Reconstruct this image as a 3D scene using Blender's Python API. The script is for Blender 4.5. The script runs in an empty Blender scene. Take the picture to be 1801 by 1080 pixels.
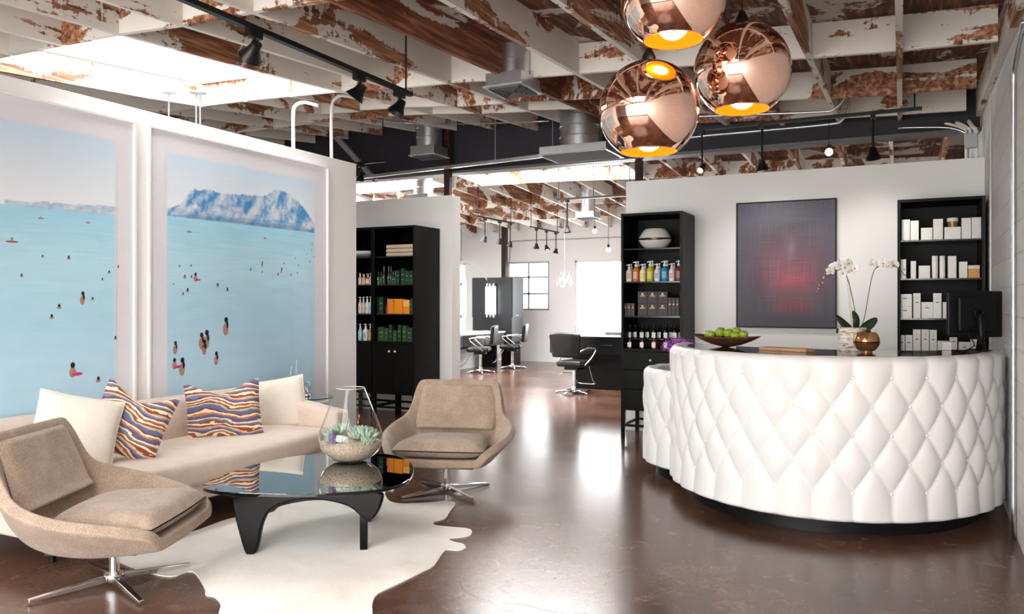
import bpy, math, random
from mathutils import Vector, Matrix, noise
C = bpy.context.scene.collection
PI = math.pi
random.seed(7)

# ---------------------------------------------------------------- camera
F = 1400.0; YAW = math.radians(26.04); HZ = 530.0; CXP = 900.5; EYE = 1.5
SN, CS = math.sin(YAW), math.cos(YAW)
cam_d = bpy.data.cameras.new('camera')
cam_d.sensor_width = 36.0; cam_d.lens = F / 1801 * 36.0
cam_d.shift_y = -(540.0 - HZ) / 1801
cam_d.clip_start = 0.05; cam_d.clip_end = 200
cam = bpy.data.objects.new('camera', cam_d); C.objects.link(cam)
cam.location = (0, 0, EYE); cam.rotation_euler = (PI/2, 0, YAW)
bpy.context.scene.camera = cam
vs = bpy.context.scene.view_settings
vs.view_transform = 'Standard'; vs.look = 'None'; vs.gamma = 1.0; vs.use_curve_mapping = False
vs.exposure = 1.36

# ---------------------------------------------------------------- world and large lights
w = bpy.data.worlds.new('world'); bpy.context.scene.world = w; w.use_nodes = True
bg = w.node_tree.nodes['Background']; bg.inputs[0].default_value = (0.9, 0.95, 1.0, 1); bg.inputs[1].default_value = 1.5

SKY_E = 6.0      # daylight diffuser panels in the skylights
WIN_E = 3.4      # front window wall behind the camera
FARWIN_E = 8.0
def area(name, loc, rot, sx, sy, power, col=(1, 1, 1)):
    l = bpy.data.lights.new(name, 'AREA'); l.shape = 'RECTANGLE'; l.size = sx; l.size_y = sy
    l.energy = power; l.color = col
    o = bpy.data.objects.new(name, l); C.objects.link(o); o.location = loc; o.rotation_euler = rot
    return o
area('front_window_daylight', (-2.3, -2.35, 1.55), (math.radians(90), 0, 0), 5.6, 2.5, 75, (1, .985, .96))

# ---------------------------------------------------------------- pixel helpers (1801x1080 frame)
def ray(px, py):
    a = (px - CXP) / F; b = (HZ - py) / F
    return (CS*a - SN, SN*a + CS, b)
def atZ(px, py, h):                 # on the horizontal plane z = h
    r = ray(px, py); t = (h - EYE) / r[2]; return Vector((r[0]*t, r[1]*t, h))
def atY(px, py, Y):
    r = ray(px, py); t = Y / r[1]; return Vector((r[0]*t, Y, EYE + r[2]*t))
def atX(px, py, X):
    r = ray(px, py); t = X / r[0]; return Vector((X, r[1]*t, EYE + r[2]*t))

# ---------------------------------------------------------------- mesh builder
class MB:
    def __init__(s): s.v = []; s.f = []; s.col = None; s.mi = []; s.cur = 0
    def add(s, vs_, fs):
        n = len(s.v); s.v += [tuple(p) for p in vs_]
        for f in fs: s.f.append(tuple(i + n for i in f)); s.mi.append(s.cur)
    def box(s, x0, x1, y0, y1, z0, z1, M=None):
        p = [Vector(q) for q in ((x0,y0,z0),(x1,y0,z0),(x1,y1,z0),(x0,y1,z0),(x0,y0,z1),(x1,y0,z1),(x1,y1,z1),(x0,y1,z1))]
        if M: p = [M @ q for q in p]
        s.add(p, [(3,2,1,0),(4,5,6,7),(0,1,5,4),(1,2,6,5),(2,3,7,6),(3,0,4,7)])
        return s
    def bar(s, a, b, wd, ht, up=(0,0,1)):          # rectangular bar from a to b
        a = Vector(a); b = Vector(b); d = (b-a).normalized(); u = Vector(up)
        sd = d.cross(u)
        if sd.length < 1e-4: sd = d.cross(Vector((1,0,0)))
        sd.normalize(); u = sd.cross(d).normalized()
        q = []
        for P in (a, b):
            for i, j in ((-1,-1),(1,-1),(1,1),(-1,1)): q.append(P + sd*(i*wd/2) + u*(j*ht/2))
        s.add(q, [(3,2,1,0),(4,5,6,7),(0,1,5,4),(1,2,6,5),(2,3,7,6),(3,0,4,7)]); return s
    def tube(s, pts, r, n=8, caps=True, closed=False):
        pts = [Vector(p) for p in pts]; m = len(pts)
        rr = r if isinstance(r, (list, tuple)) else [r]*m
        vs_ = []; prev = None
        for i, p in enumerate(pts):
            if closed: d = pts[(i+1) % m] - pts[i-1]
            else: d = pts[min(i+1, m-1)] - pts[max(i-1, 0)]
            d.normalize()
            if prev is None:
                u = d.cross(Vector((0,0,1)))
                if u.length < 1e-3: u = d.cross(Vector((1,0,0)))
            else: u = prev - d*prev.dot(d)
            u.normalize(); prev = u; w_ = d.cross(u)
            for k in range(n):
                t = 2*PI*k/n; vs_.append(p + (u*math.cos(t) + w_*math.sin(t))*rr[i])
        fs = []
        for i in range(m if closed else m-1):
            j = (i+1) % m
            for k in range(n):
                l = (k+1) % n; fs.append((i*n+k, i*n+l, j*n+l, j*n+k))
        if caps and not closed:
            fs.append(tuple(range(n-1, -1, -1))); fs.append(tuple(range((m-1)*n, m*n)))
        s.add(vs_, fs); return s
    def cyl(s, c, r, z0, z1, n=24, r1=None):
        return s.tube([(c[0],c[1],z0),(c[0],c[1],z1)], [r, r if r1 is None else r1], n)
    def lathe(s, prof, c=(0,0,0), n=32, sx=1, sy=1, M=None):
        vs_ = []; m = len(prof)
        for (r, z) in prof:
            for k in range(n):
                t = 2*PI*k/n; p = Vector((c[0]+r*sx*math.cos(t), c[1]+r*sy*math.sin(t), c[2]+z))
                vs_.append(M @ p if M else p)
        fs = [(i*n+k, i*n+(k+1)%n, (i+1)*n+(k+1)%n, (i+1)*n+k) for i in range(m-1) for k in range(n)]
        s.add(vs_, fs); return s
    def ball(s, c, r, n=16, sx=1, sy=1, sz=1, M=None):
        m = n//2
        return s.lathe([(max(r*math.sin(PI*i/m), 1e-5), -r*sz*math.cos(PI*i/m)) for i in range(m+1)], c, n, sx, sy, M)
    def prism(s, poly, z0, z1, M=None):
        n = len(poly); p = [Vector((x,y,z0)) for x,y in poly] + [Vector((x,y,z1)) for x,y in poly]
        if M: p = [M @ q for q in p]
        fs = [tuple(range(n-1,-1,-1)), tuple(range(n,2*n))] + [(i,(i+1)%n,n+(i+1)%n,n+i) for i in range(n)]
        s.add(p, fs); return s
    def grid(s, fn, nu, nv, closed_u=False):
        vs_ = [fn(i/(nu if closed_u else nu-1), j/(nv-1)) for j in range(nv) for i in range(nu)]
        mu = nu if closed_u else nu-1
        s.add(vs_, [(j*nu+i, j*nu+(i+1)%nu, (j+1)*nu+(i+1)%nu, (j+1)*nu+i) for j in range(nv-1) for i in range(mu)])
        return s
    def build(s, name, mat, parent=None, bevel=0, smooth=False, subsurf=0, solid=0, seg=2, angle=40, cols=None, loc=None):
        me = bpy.data.meshes.new(name); me.from_pydata(s.v, [], s.f); me.update()
        mats = mat if isinstance(mat, (list, tuple)) else [mat]
        for m_ in mats: me.materials.append(m_)
        if len(mats) > 1: me.polygons.foreach_set('material_index', s.mi)
        if smooth:
            me.polygons.foreach_set('use_smooth', [True]*len(me.polygons))
        if smooth and smooth != 'all':
            try: me.set_sharp_from_angle(angle=math.radians(angle))
            except Exception: pass
        if cols is not None:
            ca = me.color_attributes.new('paint', 'FLOAT_COLOR', 'POINT')
            flat = []
            for c in cols: flat += [c[0], c[1], c[2], 1.0]
            ca.data.foreach_set('color', flat)
        o = bpy.data.objects.new(name, me); C.objects.link(o)
        if parent: o.parent = parent
        if loc is not None: o.location = loc
        if solid:
            md = o.modifiers.new('solid', 'SOLIDIFY'); md.thickness = solid; md.offset = 0
        if bevel:
            md = o.modifiers.new('bevel', 'BEVEL'); md.width = bevel; md.segments = seg; md.limit_method = 'ANGLE'
        if subsurf:
            md = o.modifiers.new('sub', 'SUBSURF'); md.levels = subsurf; md.render_levels = subsurf
        return o

def tag(o, label, cat, group=None):
    o['label'] = label; o['category'] = cat
    if group: o['group'] = group
    return o
def thing(name, label, cat, loc=(0,0,0), rz=0, group=None):
    o = bpy.data.objects.new(name, None); C.objects.link(o); o.empty_display_size = .1
    o.location = loc; o.rotation_euler = (0,0,rz); return tag(o, label, cat, group)
def struct(o): o['kind'] = 'structure'; return o
def copy_tree(o, parent=None):
    c = o.copy(); C.objects.link(c); c.parent = parent
    for ch in list(o.children): copy_tree(ch, c)
    return c
ORD = ['first','second','third','fourth','fifth','sixth','seventh','eighth','ninth','tenth','eleventh','twelfth','thirteenth','fourteenth','fifteenth']

# ---------------------------------------------------------------- materials
def lin(c):
    return tuple(((x/12.92) if x <= .04045 else ((x+.055)/1.055)**2.4) for x in c)
def hexc(h): h = h.lstrip('#'); return lin([int(h[i:i+2],16)/255 for i in (0,2,4)])
def new_mat(name):
    m = bpy.data.materials.new(name); m.use_nodes = True
    return m, m.node_tree, m.node_tree.nodes['Principled BSDF']
_cache = {}
def P(name, col, rough=.5, metal=0, spec=.5, emit=None, es=0, coat=0, bump=0, bscale=50, vary=0, vscale=6, trans=0, alpha=1):
    if name in _cache: return _cache[name]
    m, nt, b = new_mat(name)
    if isinstance(col, str): col = hexc(col)
    b.inputs['Base Color'].default_value = (*col, 1)
    b.inputs['Roughness'].default_value = rough; b.inputs['Metallic'].default_value = metal
    b.inputs['Specular IOR Level'].default_value = spec
    b.inputs['Coat Weight'].default_value = coat
    if trans: b.inputs['Transmission Weight'].default_value = trans
    if emit is not None:
        b.inputs['Emission Color'].default_value = (*emit, 1); b.inputs['Emission Strength'].default_value = es
    N = nt.nodes; L = nt.links
    tc = N.new('ShaderNodeTexCoord')
    if vary:
        n = N.new('ShaderNodeTexNoise'); n.inputs['Scale'].default_value = vscale; n.inputs['Detail'].default_value = 4
        L.new(tc.outputs['Object'], n.inputs['Vector'])
        mx = N.new('ShaderNodeMix'); mx.data_type = 'RGBA'
        mx.inputs[6].default_value = (*[max(0, c*(1-vary)) for c in col], 1)
        mx.inputs[7].default_value = (*[min(1, c*(1+vary)) for c in col], 1)
        L.new(n.outputs['Fac'], mx.inputs[0]); L.new(mx.outputs[2], b.inputs['Base Color'])
    if bump:
        n = N.new('ShaderNodeTexNoise'); n.inputs['Scale'].default_value = bscale; n.inputs['Detail'].default_value = 3
        L.new(tc.outputs['Object'], n.inputs['Vector'])
        bp = N.new('ShaderNodeBump'); bp.inputs['Strength'].default_value = bump; bp.inputs['Distance'].default_value = .01
        L.new(n.outputs['Fac'], bp.inputs['Height']); L.new(bp.outputs[0], b.inputs['Normal'])
    _cache[name] = m; return m
def emis(name, col, st):
    m = bpy.data.materials.new(name); m.use_nodes = True; nt = m.node_tree
    nt.nodes.remove(nt.nodes['Principled BSDF'])
    e = nt.nodes.new('ShaderNodeEmission'); e.inputs[0].default_value = (*col, 1); e.inputs[1].default_value = st
    nt.links.new(e.outputs[0], nt.nodes['Material Output'].inputs[0]); return m
def glass(name, tint=(1,1,1), refl=1.0, ior=1.45, rough=0.0):
    m = bpy.data.materials.new(name); m.use_nodes = True; nt = m.node_tree
    nt.nodes.remove(nt.nodes['Principled BSDF'])
    t = nt.nodes.new('ShaderNodeBsdfTransparent'); t.inputs[0].default_value = (*tint, 1)
    g = nt.nodes.new('ShaderNodeBsdfGlossy'); g.inputs['Roughness'].default_value = rough
    ge = nt.nodes.new('ShaderNodeNewGeometry'); dt = nt.nodes.new('ShaderNodeVectorMath'); dt.operation = 'DOT_PRODUCT'
    nt.links.new(ge.outputs['Incoming'], dt.inputs[0]); nt.links.new(ge.outputs['Normal'], dt.inputs[1])
    f0 = ((ior-1)/(ior+1))**2; ab = mathn(nt, 'ABSOLUTE', dt.outputs['Value']); pw = mathn(nt, 'POWER', mathn(nt, 'SUBTRACT', 1.0, ab), 5.0)
    frv = mathn(nt, 'MULTIPLY_ADD', pw, 1-f0, f0)
    mul = nt.nodes.new('ShaderNodeMath'); mul.operation = 'MULTIPLY'; mul.inputs[1].default_value = refl; mul.use_clamp = True
    mx = nt.nodes.new('ShaderNodeMixShader'); L = nt.links
    L.new(frv, mul.inputs[0]); L.new(mul.outputs[0], mx.inputs[0]); L.new(t.outputs[0], mx.inputs[1]); L.new(g.outputs[0], mx.inputs[2])
    L.new(mx.outputs[0], nt.nodes['Material Output'].inputs[0]); return m
def mapping(nt, scale=(1,1,1), coord='Object'):
    tc = nt.nodes.new('ShaderNodeTexCoord'); mp = nt.nodes.new('ShaderNodeMapping')
    mp.inputs['Scale'].default_value = scale; nt.links.new(tc.outputs[coord], mp.inputs[0]); return mp.outputs[0]
def tnoise(nt, vec, scale, detail=4, dist=0, rough=.5):
    n = nt.nodes.new('ShaderNodeTexNoise'); n.inputs['Scale'].default_value = scale; n.inputs['Detail'].default_value = detail
    n.inputs['Distortion'].default_value = dist; n.inputs['Roughness'].default_value = rough
    nt.links.new(vec, n.inputs['Vector']); return n.outputs['Fac']
def ramp(nt, fac, stops, interp='LINEAR'):
    r = nt.nodes.new('ShaderNodeValToRGB'); r.color_ramp.interpolation = interp
    el = r.color_ramp.elements
    while len(el) < len(stops): el.new(.5)
    for e, (p, c) in zip(el, stops): e.position = p; e.color = (*c, 1) if len(c) == 3 else c
    nt.links.new(fac, r.inputs[0]); return r.outputs[0]
def mixc(nt, fac, a, b):
    mx = nt.nodes.new('ShaderNodeMix'); mx.data_type = 'RGBA'
    if isinstance(fac, (int, float)): mx.inputs[0].default_value = fac
    else: nt.links.new(fac, mx.inputs[0])
    for i, x in ((6, a), (7, b)):
        if isinstance(x, tuple): mx.inputs[i].default_value = (*x[:3], 1)
        else: nt.links.new(x, mx.inputs[i])
    return mx.outputs[2]
def mathn(nt, op, a, b=0.0, c=None):
    m = nt.nodes.new('ShaderNodeMath'); m.operation = op
    for i, x in enumerate((a, b) if c is None else (a, b, c)):
        if isinstance(x, (int, float)): m.inputs[i].default_value = x
        else: nt.links.new(x, m.inputs[i])
    return m.outputs[0]
def bump(nt, b, h, st=.3, dist=.01):
    bp = nt.nodes.new('ShaderNodeBump'); bp.inputs['Strength'].default_value = st; bp.inputs['Distance'].default_value = dist
    nt.links.new(h, bp.inputs['Height']); nt.links.new(bp.outputs[0], b.inputs['Normal'])

def m_peel(name, thr=.53, paint=(.74,.685,.615), wood1='#945f41', wood2='#c49a7b', along=(1,.35,1)):
    m, nt, b = new_mat(name)
    v = mapping(nt, along)
    big = tnoise(nt, v, 2.1, 7, .9, .62)
    v2 = mapping(nt, (7,.5,7)); grain = tnoise(nt, v2, 4, 5, .5)
    wood = ramp(nt, grain, [(.3, hexc('#4c2a1a')), (.5, hexc(wood1)), (.72, hexc(wood2))])
    pn = tnoise(nt, v, 1.2, 3)
    paintc = ramp(nt, pn, [(.3, tuple(c*.86 for c in paint)), (.7, paint)])
    # fine scratchy flaking near the edges of the bare patches
    v3 = mapping(nt, (22,22,3.5)); scr = tnoise(nt, v3, 1.3, 8, .8); fin = tnoise(nt, mapping(nt,(1,1,1)), 16, 8, .3, .7)
    s = mathn(nt, 'ADD', big, mathn(nt, 'ADD', mathn(nt, 'MULTIPLY', mathn(nt, 'SUBTRACT', scr, .5), .10), mathn(nt, 'MULTIPLY', mathn(nt, 'SUBTRACT', fin, .5), .12)))
    k = ramp(nt, s, [(thr, (0,0,0)), (thr+.012, (1,1,1))])
    col = mixc(nt, k, paintc, wood)
    nt.links.new(col, b.inputs['Base Color']); b.inputs['Roughness'].default_value = .75
    bump(nt, b, k, -.35, .004)
    return m
M_PEEL = m_peel('peeling_cream_paint_on_wood', .532)
M_PEELB = m_peel('peeling_cream_paint_blocking', .545, along=(.4,1,1.2))
M_PEELD = m_peel('bare_brown_deck_boards', .44, paint=(.62,.56,.50), wood1='#5e3522', wood2='#96684b', along=(.7,.5,1))
M_BARE = m_peel('bare_brown_joist', .38, wood1='#7c452c', wood2='#a8704f')
M_PEELF = m_peel('peeling_paint_rear_room', .52, paint=(.86,.82,.76), wood1='#94603f', wood2='#bd8a66')

def m_floor():
    m, nt, b = new_mat('stained_polished_concrete')
    v = mapping(nt, (1,1,1))
    n1 = tnoise(nt, v, .6, 7, .1, .55); n2 = tnoise(nt, v, 2.0, 9, .15, .6); n3 = tnoise(nt, v, 55, 3)
    base = ramp(nt, n1, [(.32, hexc('#2c1710')), (.47, hexc('#442a1f')), (.6, hexc('#5f4134')), (.75, hexc('#765a4b'))])
    wear = ramp(nt, n2, [(.56, (0,0,0)), (.80, (.5,.5,.5))])
    col = mixc(nt, wear, base, hexc('#8b735f'))
    n4 = tnoise(nt, v, 1.3, 10, .3, .72); col = mixc(nt, ramp(nt, n4, [(.38,(0,0,0)),(.66,(.75,.75,.75))]), col, hexc('#6f5142'))
    n5 = tnoise(nt, v, 5, 12, .5, .8); col = mixc(nt, ramp(nt, n5, [(.55,(0,0,0)),(.68,(.4,.4,.4))]), col, hexc('#a58a76'))
    sp = ramp(nt, n3, [(.35, (.82,.82,.82)), (.65, (1.06,1.06,1.06))])
    mm = nt.nodes.new('ShaderNodeMix'); mm.data_type = 'RGBA'; mm.blend_type = 'MULTIPLY'; mm.inputs[0].default_value = 1
    nt.links.new(col, mm.inputs[6]); nt.links.new(sp, mm.inputs[7]); col = mm.outputs[2]
    # long wandering cracks
    wv = nt.nodes.new('ShaderNodeTexNoise'); wv.inputs['Scale'].default_value = 2.2; wv.inputs['Detail'].default_value = 6
    nt.links.new(v, wv.inputs['Vector'])
    add = nt.nodes.new('ShaderNodeVectorMath'); add.operation = 'MULTIPLY_ADD'; add.inputs[1].default_value = (.55,.55,.55)
    nt.links.new(wv.outputs['Color'], add.inputs[0]); nt.links.new(v, add.inputs[2])
    vo = nt.nodes.new('ShaderNodeTexVoronoi'); vo.feature = 'DISTANCE_TO_EDGE'; vo.inputs['Scale'].default_value = .42
    nt.links.new(add.outputs[0], vo.inputs['Vector'])
    cr = ramp(nt, vo.outputs['Distance'], [(.0, (1,1,1)), (.0035, (0,0,0))])
    gate = ramp(nt, tnoise(nt, v, .8, 2), [(.47, (0,0,0)), (.53, (1,1,1))])
    crk = mathn(nt, 'MULTIPLY', mathn(nt, 'MULTIPLY', cr, gate), .7)
    col = mixc(nt, crk, col, hexc('#1c110c'))
    nt.links.new(col, b.inputs['Base Color'])
    r = ramp(nt, n1, [(.3, (.17,.17,.17)), (.7, (.25,.25,.25))])
    nt.links.new(r, b.inputs['Roughness']); b.inputs['Specular IOR Level'].default_value = .4
    bump(nt, b, mathn(nt, 'SUBTRACT', 0.0, crk), .1, .004)
    return m
M_FLOOR = m_floor()
def m_block():
    m, nt, b = new_mat('painted_block_wall')
    tc = nt.nodes.new('ShaderNodeTexCoord'); sep = nt.nodes.new('ShaderNodeSeparateXYZ'); cmb = nt.nodes.new('ShaderNodeCombineXYZ')
    nt.links.new(tc.outputs['Object'], sep.inputs[0]); nt.links.new(sep.outputs[1], cmb.inputs[0]); nt.links.new(sep.outputs[2], cmb.inputs[1])
    br = nt.nodes.new('ShaderNodeTexBrick'); nt.links.new(cmb.outputs[0], br.inputs['Vector'])
    br.inputs['Scale'].default_value = 1; br.inputs['Brick Width'].default_value = .40; br.inputs['Row Height'].default_value = .20
    br.inputs['Mortar Size'].default_value = .006; br.inputs['Mortar Smooth'].default_value = .6
    br.inputs['Color1'].default_value = (.74,.73,.72,1); br.inputs['Color2'].default_value = (.70,.69,.68,1); br.inputs['Mortar'].default_value = (.60,.59,.58,1)
    nt.links.new(br.outputs['Color'], b.inputs['Base Color']); b.inputs['Roughness'].default_value = .55
    n = tnoise(nt, tc.outputs['Object'], 60, 3)
    h = mathn(nt, 'SUBTRACT', mathn(nt, 'MULTIPLY', n, .15), br.outputs['Fac'])
    bump(nt, b, h, .5, .006)
    return m
M_BLOCK = m_block()
M_WALL = P('warm_white_wall_paint', (.86,.85,.835), .6, bump=.03, bscale=120)
M_WALLF = P('rear_room_white_paint', (.88,.88,.88), .6, bump=.03, bscale=90)
def m_darkwood(name, c1, c2, rough=.38, vert=True):
    m, nt, b = new_mat(name)
    v = mapping(nt, (1,1,.06) if vert else (.06,1,1)); n = tnoise(nt, v, 130, 3, .2)
    nt.links.new(ramp(nt, n, [(.35, hexc(c1)), (.7, hexc(c2))]), b.inputs['Base Color'])
    b.inputs['Roughness'].default_value = rough; b.inputs['Specular IOR Level'].default_value = .18; bump(nt, b, n, .15, .003); return m
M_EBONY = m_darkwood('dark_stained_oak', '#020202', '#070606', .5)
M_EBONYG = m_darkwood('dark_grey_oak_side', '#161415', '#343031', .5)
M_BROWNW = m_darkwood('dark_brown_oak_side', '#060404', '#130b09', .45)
M_GIRDER = P('dark_blue_grey_painted_girder', '#1c1b24', .6, vary=.35, vscale=2.5)
M_POST = m_darkwood('dark_brown_post', '#20140f', '#4b3329', .5)
M_BLACK = P('black_metal', '#0b0b0d', .4, .3)
M_BLACKP = P('black_plastic', '#0a0a0c', .5, spec=.3)
M_CHROME = P('chrome', (.78,.78,.79), .12, 1)
M_STEEL = P('galvanised_steel', (.62,.64,.66), .32, 1, vary=.15, vscale=8)
M_GREYM = P('grey_painted_metal', '#a9adb0', .45, .2)
M_WHITEP = P('white_paint_metal', '#e8e6e2', .4)
M_SKYP = emis('daylight_diffuser', (1,1,1), SKY_E)
M_SKYR = emis('rear_daylight_diffuser', (1,1,1), SKY_E*2.0)
M_SKYN = emis('added_unseen_diffuser', (1,1,1), 3.5)  # glow of the extra skylight added out of view
M_FWIN2 = emis('rear_small_window_daylight', (.97,.99,1), 3.0)
M_WINP = emis('bright_outdoor_daylight', (1,.99,.97), WIN_E)
M_FWIN = emis('bright_rear_window_daylight', (.97,.99,1), FARWIN_E)
M_GLASS = glass('clear_glass', (.97,.98,.98), 2.2)

# ---------------------------------------------------------------- setting: floor and walls
Yp = 8.95; PH = 2.9          # partition line facing the camera
XL = -5.34                   # left partition
YG = 9.45                    # ridge girder
YF = 18.1                    # rear wall
def xr(Y): return .67 + .0234*(Y - 6.34)
m = MB(); m.box(-10.6, 1.6, -2.8, 18.5, -.1, 0); struct(m.build('floor', M_FLOOR))
m = MB(); m.prism([(xr(-2.8), -2.8), (xr(-2.8)+.2, -2.8), (xr(18.3)+.2, 18.3), (xr(18.3), 18.3)], 0, 4.4); struct(m.build('wall_right', M_BLOCK))
m = MB(); m.box(-10.5, -10.3, -2.8, 18.3, 0, 4.4); struct(m.build('wall_left', M_WALL))
# front wall behind the camera, with a wide bank of windows and doors
m = MB(); m.box(-10.5, -5.3, -2.7, -2.5, 0, 4.2); m.box(.5, .9, -2.7, -2.5, 0, 4.2); m.box(-5.3, .5, -2.7, -2.5, 2.85, 4.2); m.box(-5.3, .5, -2.7, -2.5, 0, .12)
struct(m.build('wall_front', M_WALL))
m = MB()
for i in range(11):
    x = -5.3 + i*.58; m.box(x-.02, x+.02, -2.62, -2.56, .12, 2.85)
for z in (.14, .8, 1.5, 2.15, 2.83): m.box(-5.3, .5, -2.62, -2.56, z-.02, z+.02)
struct(m.build('window_1', M_BLACK))
m = MB(); m.box(-5.3, .5, -2.76, -2.75, .12, 2.85); o = struct(m.build('daylight', M_WINP)); o.parent = bpy.data.objects['window_1']
# rear wall with two windows
wa = atY(893, 461, YF); wb = atY(966, 546, YF)
wc = atY(1011, 459, YF); wd = (wc.x + 1.9)
m = MB()
zt = wa.z; z0 = wb.z
m.box(-10.5, wa.x, YF, YF+.2, 0, 4.4); m.box(wa.x, wb.x, YF, YF+.2, 0, z0); m.box(wa.x, wb.x, YF, YF+.2, zt, 4.4)
m.box(wb.x, wc.x, YF, YF+.2, 0, 4.4); m.box(wc.x, wd, YF, YF+.2, zt, 4.4); m.box(wc.x, wd, YF, YF+.2, 0, .55); m.box(wd, 1.2, YF, YF+.2, 0, 4.4)
struct(m.build('wall_rear', M_WALLF))
def rear_window(name, x0, x1, z0, z1, nx, zs, fm):
    r = bpy.data.objects.new(name, None); C.objects.link(r); struct(r); r.location = ((x0+x1)/2, YF, z0)
    m = MB(); f = .05
    L = Matrix.Translation((-(x0+x1)/2, -YF, -z0))
    for (a,b_,c,d) in ((x0,x0+f,z0,z1),(x1-f,x1,z0,z1),(x0,x1,z0,z0+f),(x0,x1,z1-f,z1)): m.box(a,b_,YF+.01,YF+.07,c,d,L)
    for i in range(1,nx):
        x = x0+(x1-x0)*i/nx; m.box(x-.022,x+.022,YF+.02,YF+.06,z0,z1,L)
    for k in zs:
        z = z0+(z1-z0)*k; m.box(x0,x1,YF+.02,YF+.06,z-.022,z+.022,L)
    m.build('window_frame', fm, r)
    m = MB(); m.box(x0,x1,YF+.12,YF+.13,z0,z1,L); m.build('window_pane', M_FWIN2 if nx > 1 else M_FWIN, r)
rear_window('window_2', wa.x, wb.x, z0, zt, 2, (.34,.68), M_GREYM)
rear_window('window_3', wc.x, wd, .55, zt, 1, (), M_WHITEP)
# partitions
m = MB(); m.box(XL-.16, XL, 1.2, 7.06, 0, 3.0); struct(m.build('wall_picture_partition', M_WALL, bevel=.004))
pr = -5.31; pl = -2.89
m = MB(); m.box(-10.3, pr, Yp+.12, Yp+.34, 0, PH); struct(m.build('wall_left_partition', M_WALL, bevel=.004))
m = MB(); m.prism([(pl,Yp),(xr(Yp),Yp),(xr(Yp+.16),Yp+.16),(pl,Yp+.16)], 0, PH); struct(m.build('wall_desk_partition', M_WALL, bevel=.004))
m = MB(); m.prism([(pl,Yp-.012),(-.06,Yp-.012),(-.06,Yp),(pl,Yp)], 0, .1); struct(m.build('baseboard_desk', M_WHITEP))

# ---------------------------------------------------------------- ceiling
def sfac(X):
    t = [(.7,.985),(0,1.0),(-.58,1.02),(-1.8,1.078),(-2.4,1.10),(-3.0,1.115),(-3.6,1.134),(-4.24,1.143),(-4.85,1.165),(-5.5,1.175),(-7,1.19),(-10.6,1.16)]
    if X >= t[0][0]: return t[0][1]
    for (a,sa),(b,sb) in zip(t, t[1:]):
        if X >= b: return sa + (sb-sa)*(a-X)/(a-b)
    return t[-1][1]
def zb(X, Y):                       # underside of joists
    if Y <= YG: return 1.5 + 1.4*sfac(X) + .055*Y + max(0, Y-4.5)*.04*min(1, max(0, (-X-2.5)/3.5))
    return 1.5 + 1.4*sfac(X) + .055*YG - .058*(Y-YG) + .10*min(1, (Y-YG)/1.0)
JD = .27
ceil = bpy.data.objects.new('ceiling', None); C.objects.link(ceil); struct(ceil)
SKY = [(-6.65, -4.88, 3.78, 6.15), (-6.6, -3.9, 10.4, 12.7), (-10.2, -7.6, 11.2, 13.6), (-3.7, -.5, -1.6, 1.2)]  # last opening: unseen skylight added to light the desk and its wall
def in_sky(x, y): return any(a < x < b and c < y < d for a,b,c,d in SKY)
m = MB()
xs = sorted(set([-10.5+.61*i for i in range(19)] + [.9] + [s_[k] for s_ in SKY for k in (0,1)]))
ys = sorted(set([-2.7,0,2,4,8,YG,14,16,18.3] + [s_[k] for s_ in SKY for k in (2,3)]))
for xa, xb in zip(xs, xs[1:]):
    for ya, yb in zip(ys, ys[1:]):
        if in_sky((xa+xb)/2, (ya+yb)/2): continue
        q = [Vector((x,y,zb(x,min(y, YG) if yb <= YG else y)+JD)) for x,y in ((xa,ya),(xb,ya),(xb,yb),(xa,yb))]
        m.add(q + [p+Vector((0,0,.04)) for p in q], [(3,2,1,0),(4,5,6,7),(0,1,5,4),(1,2,6,5),(2,3,7,6),(3,0,4,7)])
m.build('ceiling_deck', M_PEELD, ceil)
JX = [.60,-.01,-.60,-1.20,-1.80,-2.41,-3.02,-3.63,-4.24,-4.85,-5.46,-6.07,-6.68,-7.29,-7.9,-8.5,-9.1,-9.7]
JT = .042
def joist(x, ya, yb, mat, n=6, jd=JD):
    m = MB(); w_ = JT/2
    for i in range(n):
        y0_ = ya+(yb-ya)*i/n; y1_ = ya+(yb-ya)*(i+1)/n
        q = []
        for y in (y0_, y1_):
            z = zb(x, min(y, YG) if yb <= YG+.01 else max(y, YG+.02))
            q += [Vector((x-w_,y,z)),Vector((x+w_,y,z)),Vector((x+w_,y,z+jd)),Vector((x-w_,y,z+jd))]
        fs = [(0,1,5,4),(1,2,6,5),(2,3,7,6),(3,0,4,7)]
        if i == 0: fs.append((3,2,1,0))
        if i == n-1: fs.append((4,5,6,7))
        m.add(q, fs)
    return m.build('joist', mat, ceil)
for k, x in enumerate(JX):
    if x == .60:
        m = MB(); q = []
        for y in (-2.5, YG): q += [Vector((xr(y)-.05,y,zb(x,y))),Vector((xr(y)-.003,y,zb(x,y))),Vector((xr(y)-.003,y,zb(x,y)+JD)),Vector((xr(y)-.05,y,zb(x,y)+JD))]
        m.add(q, [(3,2,1,0),(4,5,6,7),(0,1,5,4),(1,2,6,5),(2,3,7,6),(3,0,4,7)]); m.build('joist', M_PEEL, ceil); continue
    if x in (-5.46, -6.07):
        joist(x, -2.5, 3.76, M_PEEL); joist(x, 6.17, YG-.03, M_PEEL)
    else: joist(x, -2.5, YG-.03, M_BARE if x == -3.02 else M_PEEL)
RX = [.5-.61*i for i in range(18)]
for x in RX:
    segs = [(YG+.14, YF-.02)]
    for a,b,c,d in SKY[1:3]:
        if a < x < b: segs = [(YG+.14, c-.04), (d+.04, YF-.02)]
    for s0, s1 in segs: joist(x, s0, s1, M_PEELF, 4, .25)
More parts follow.
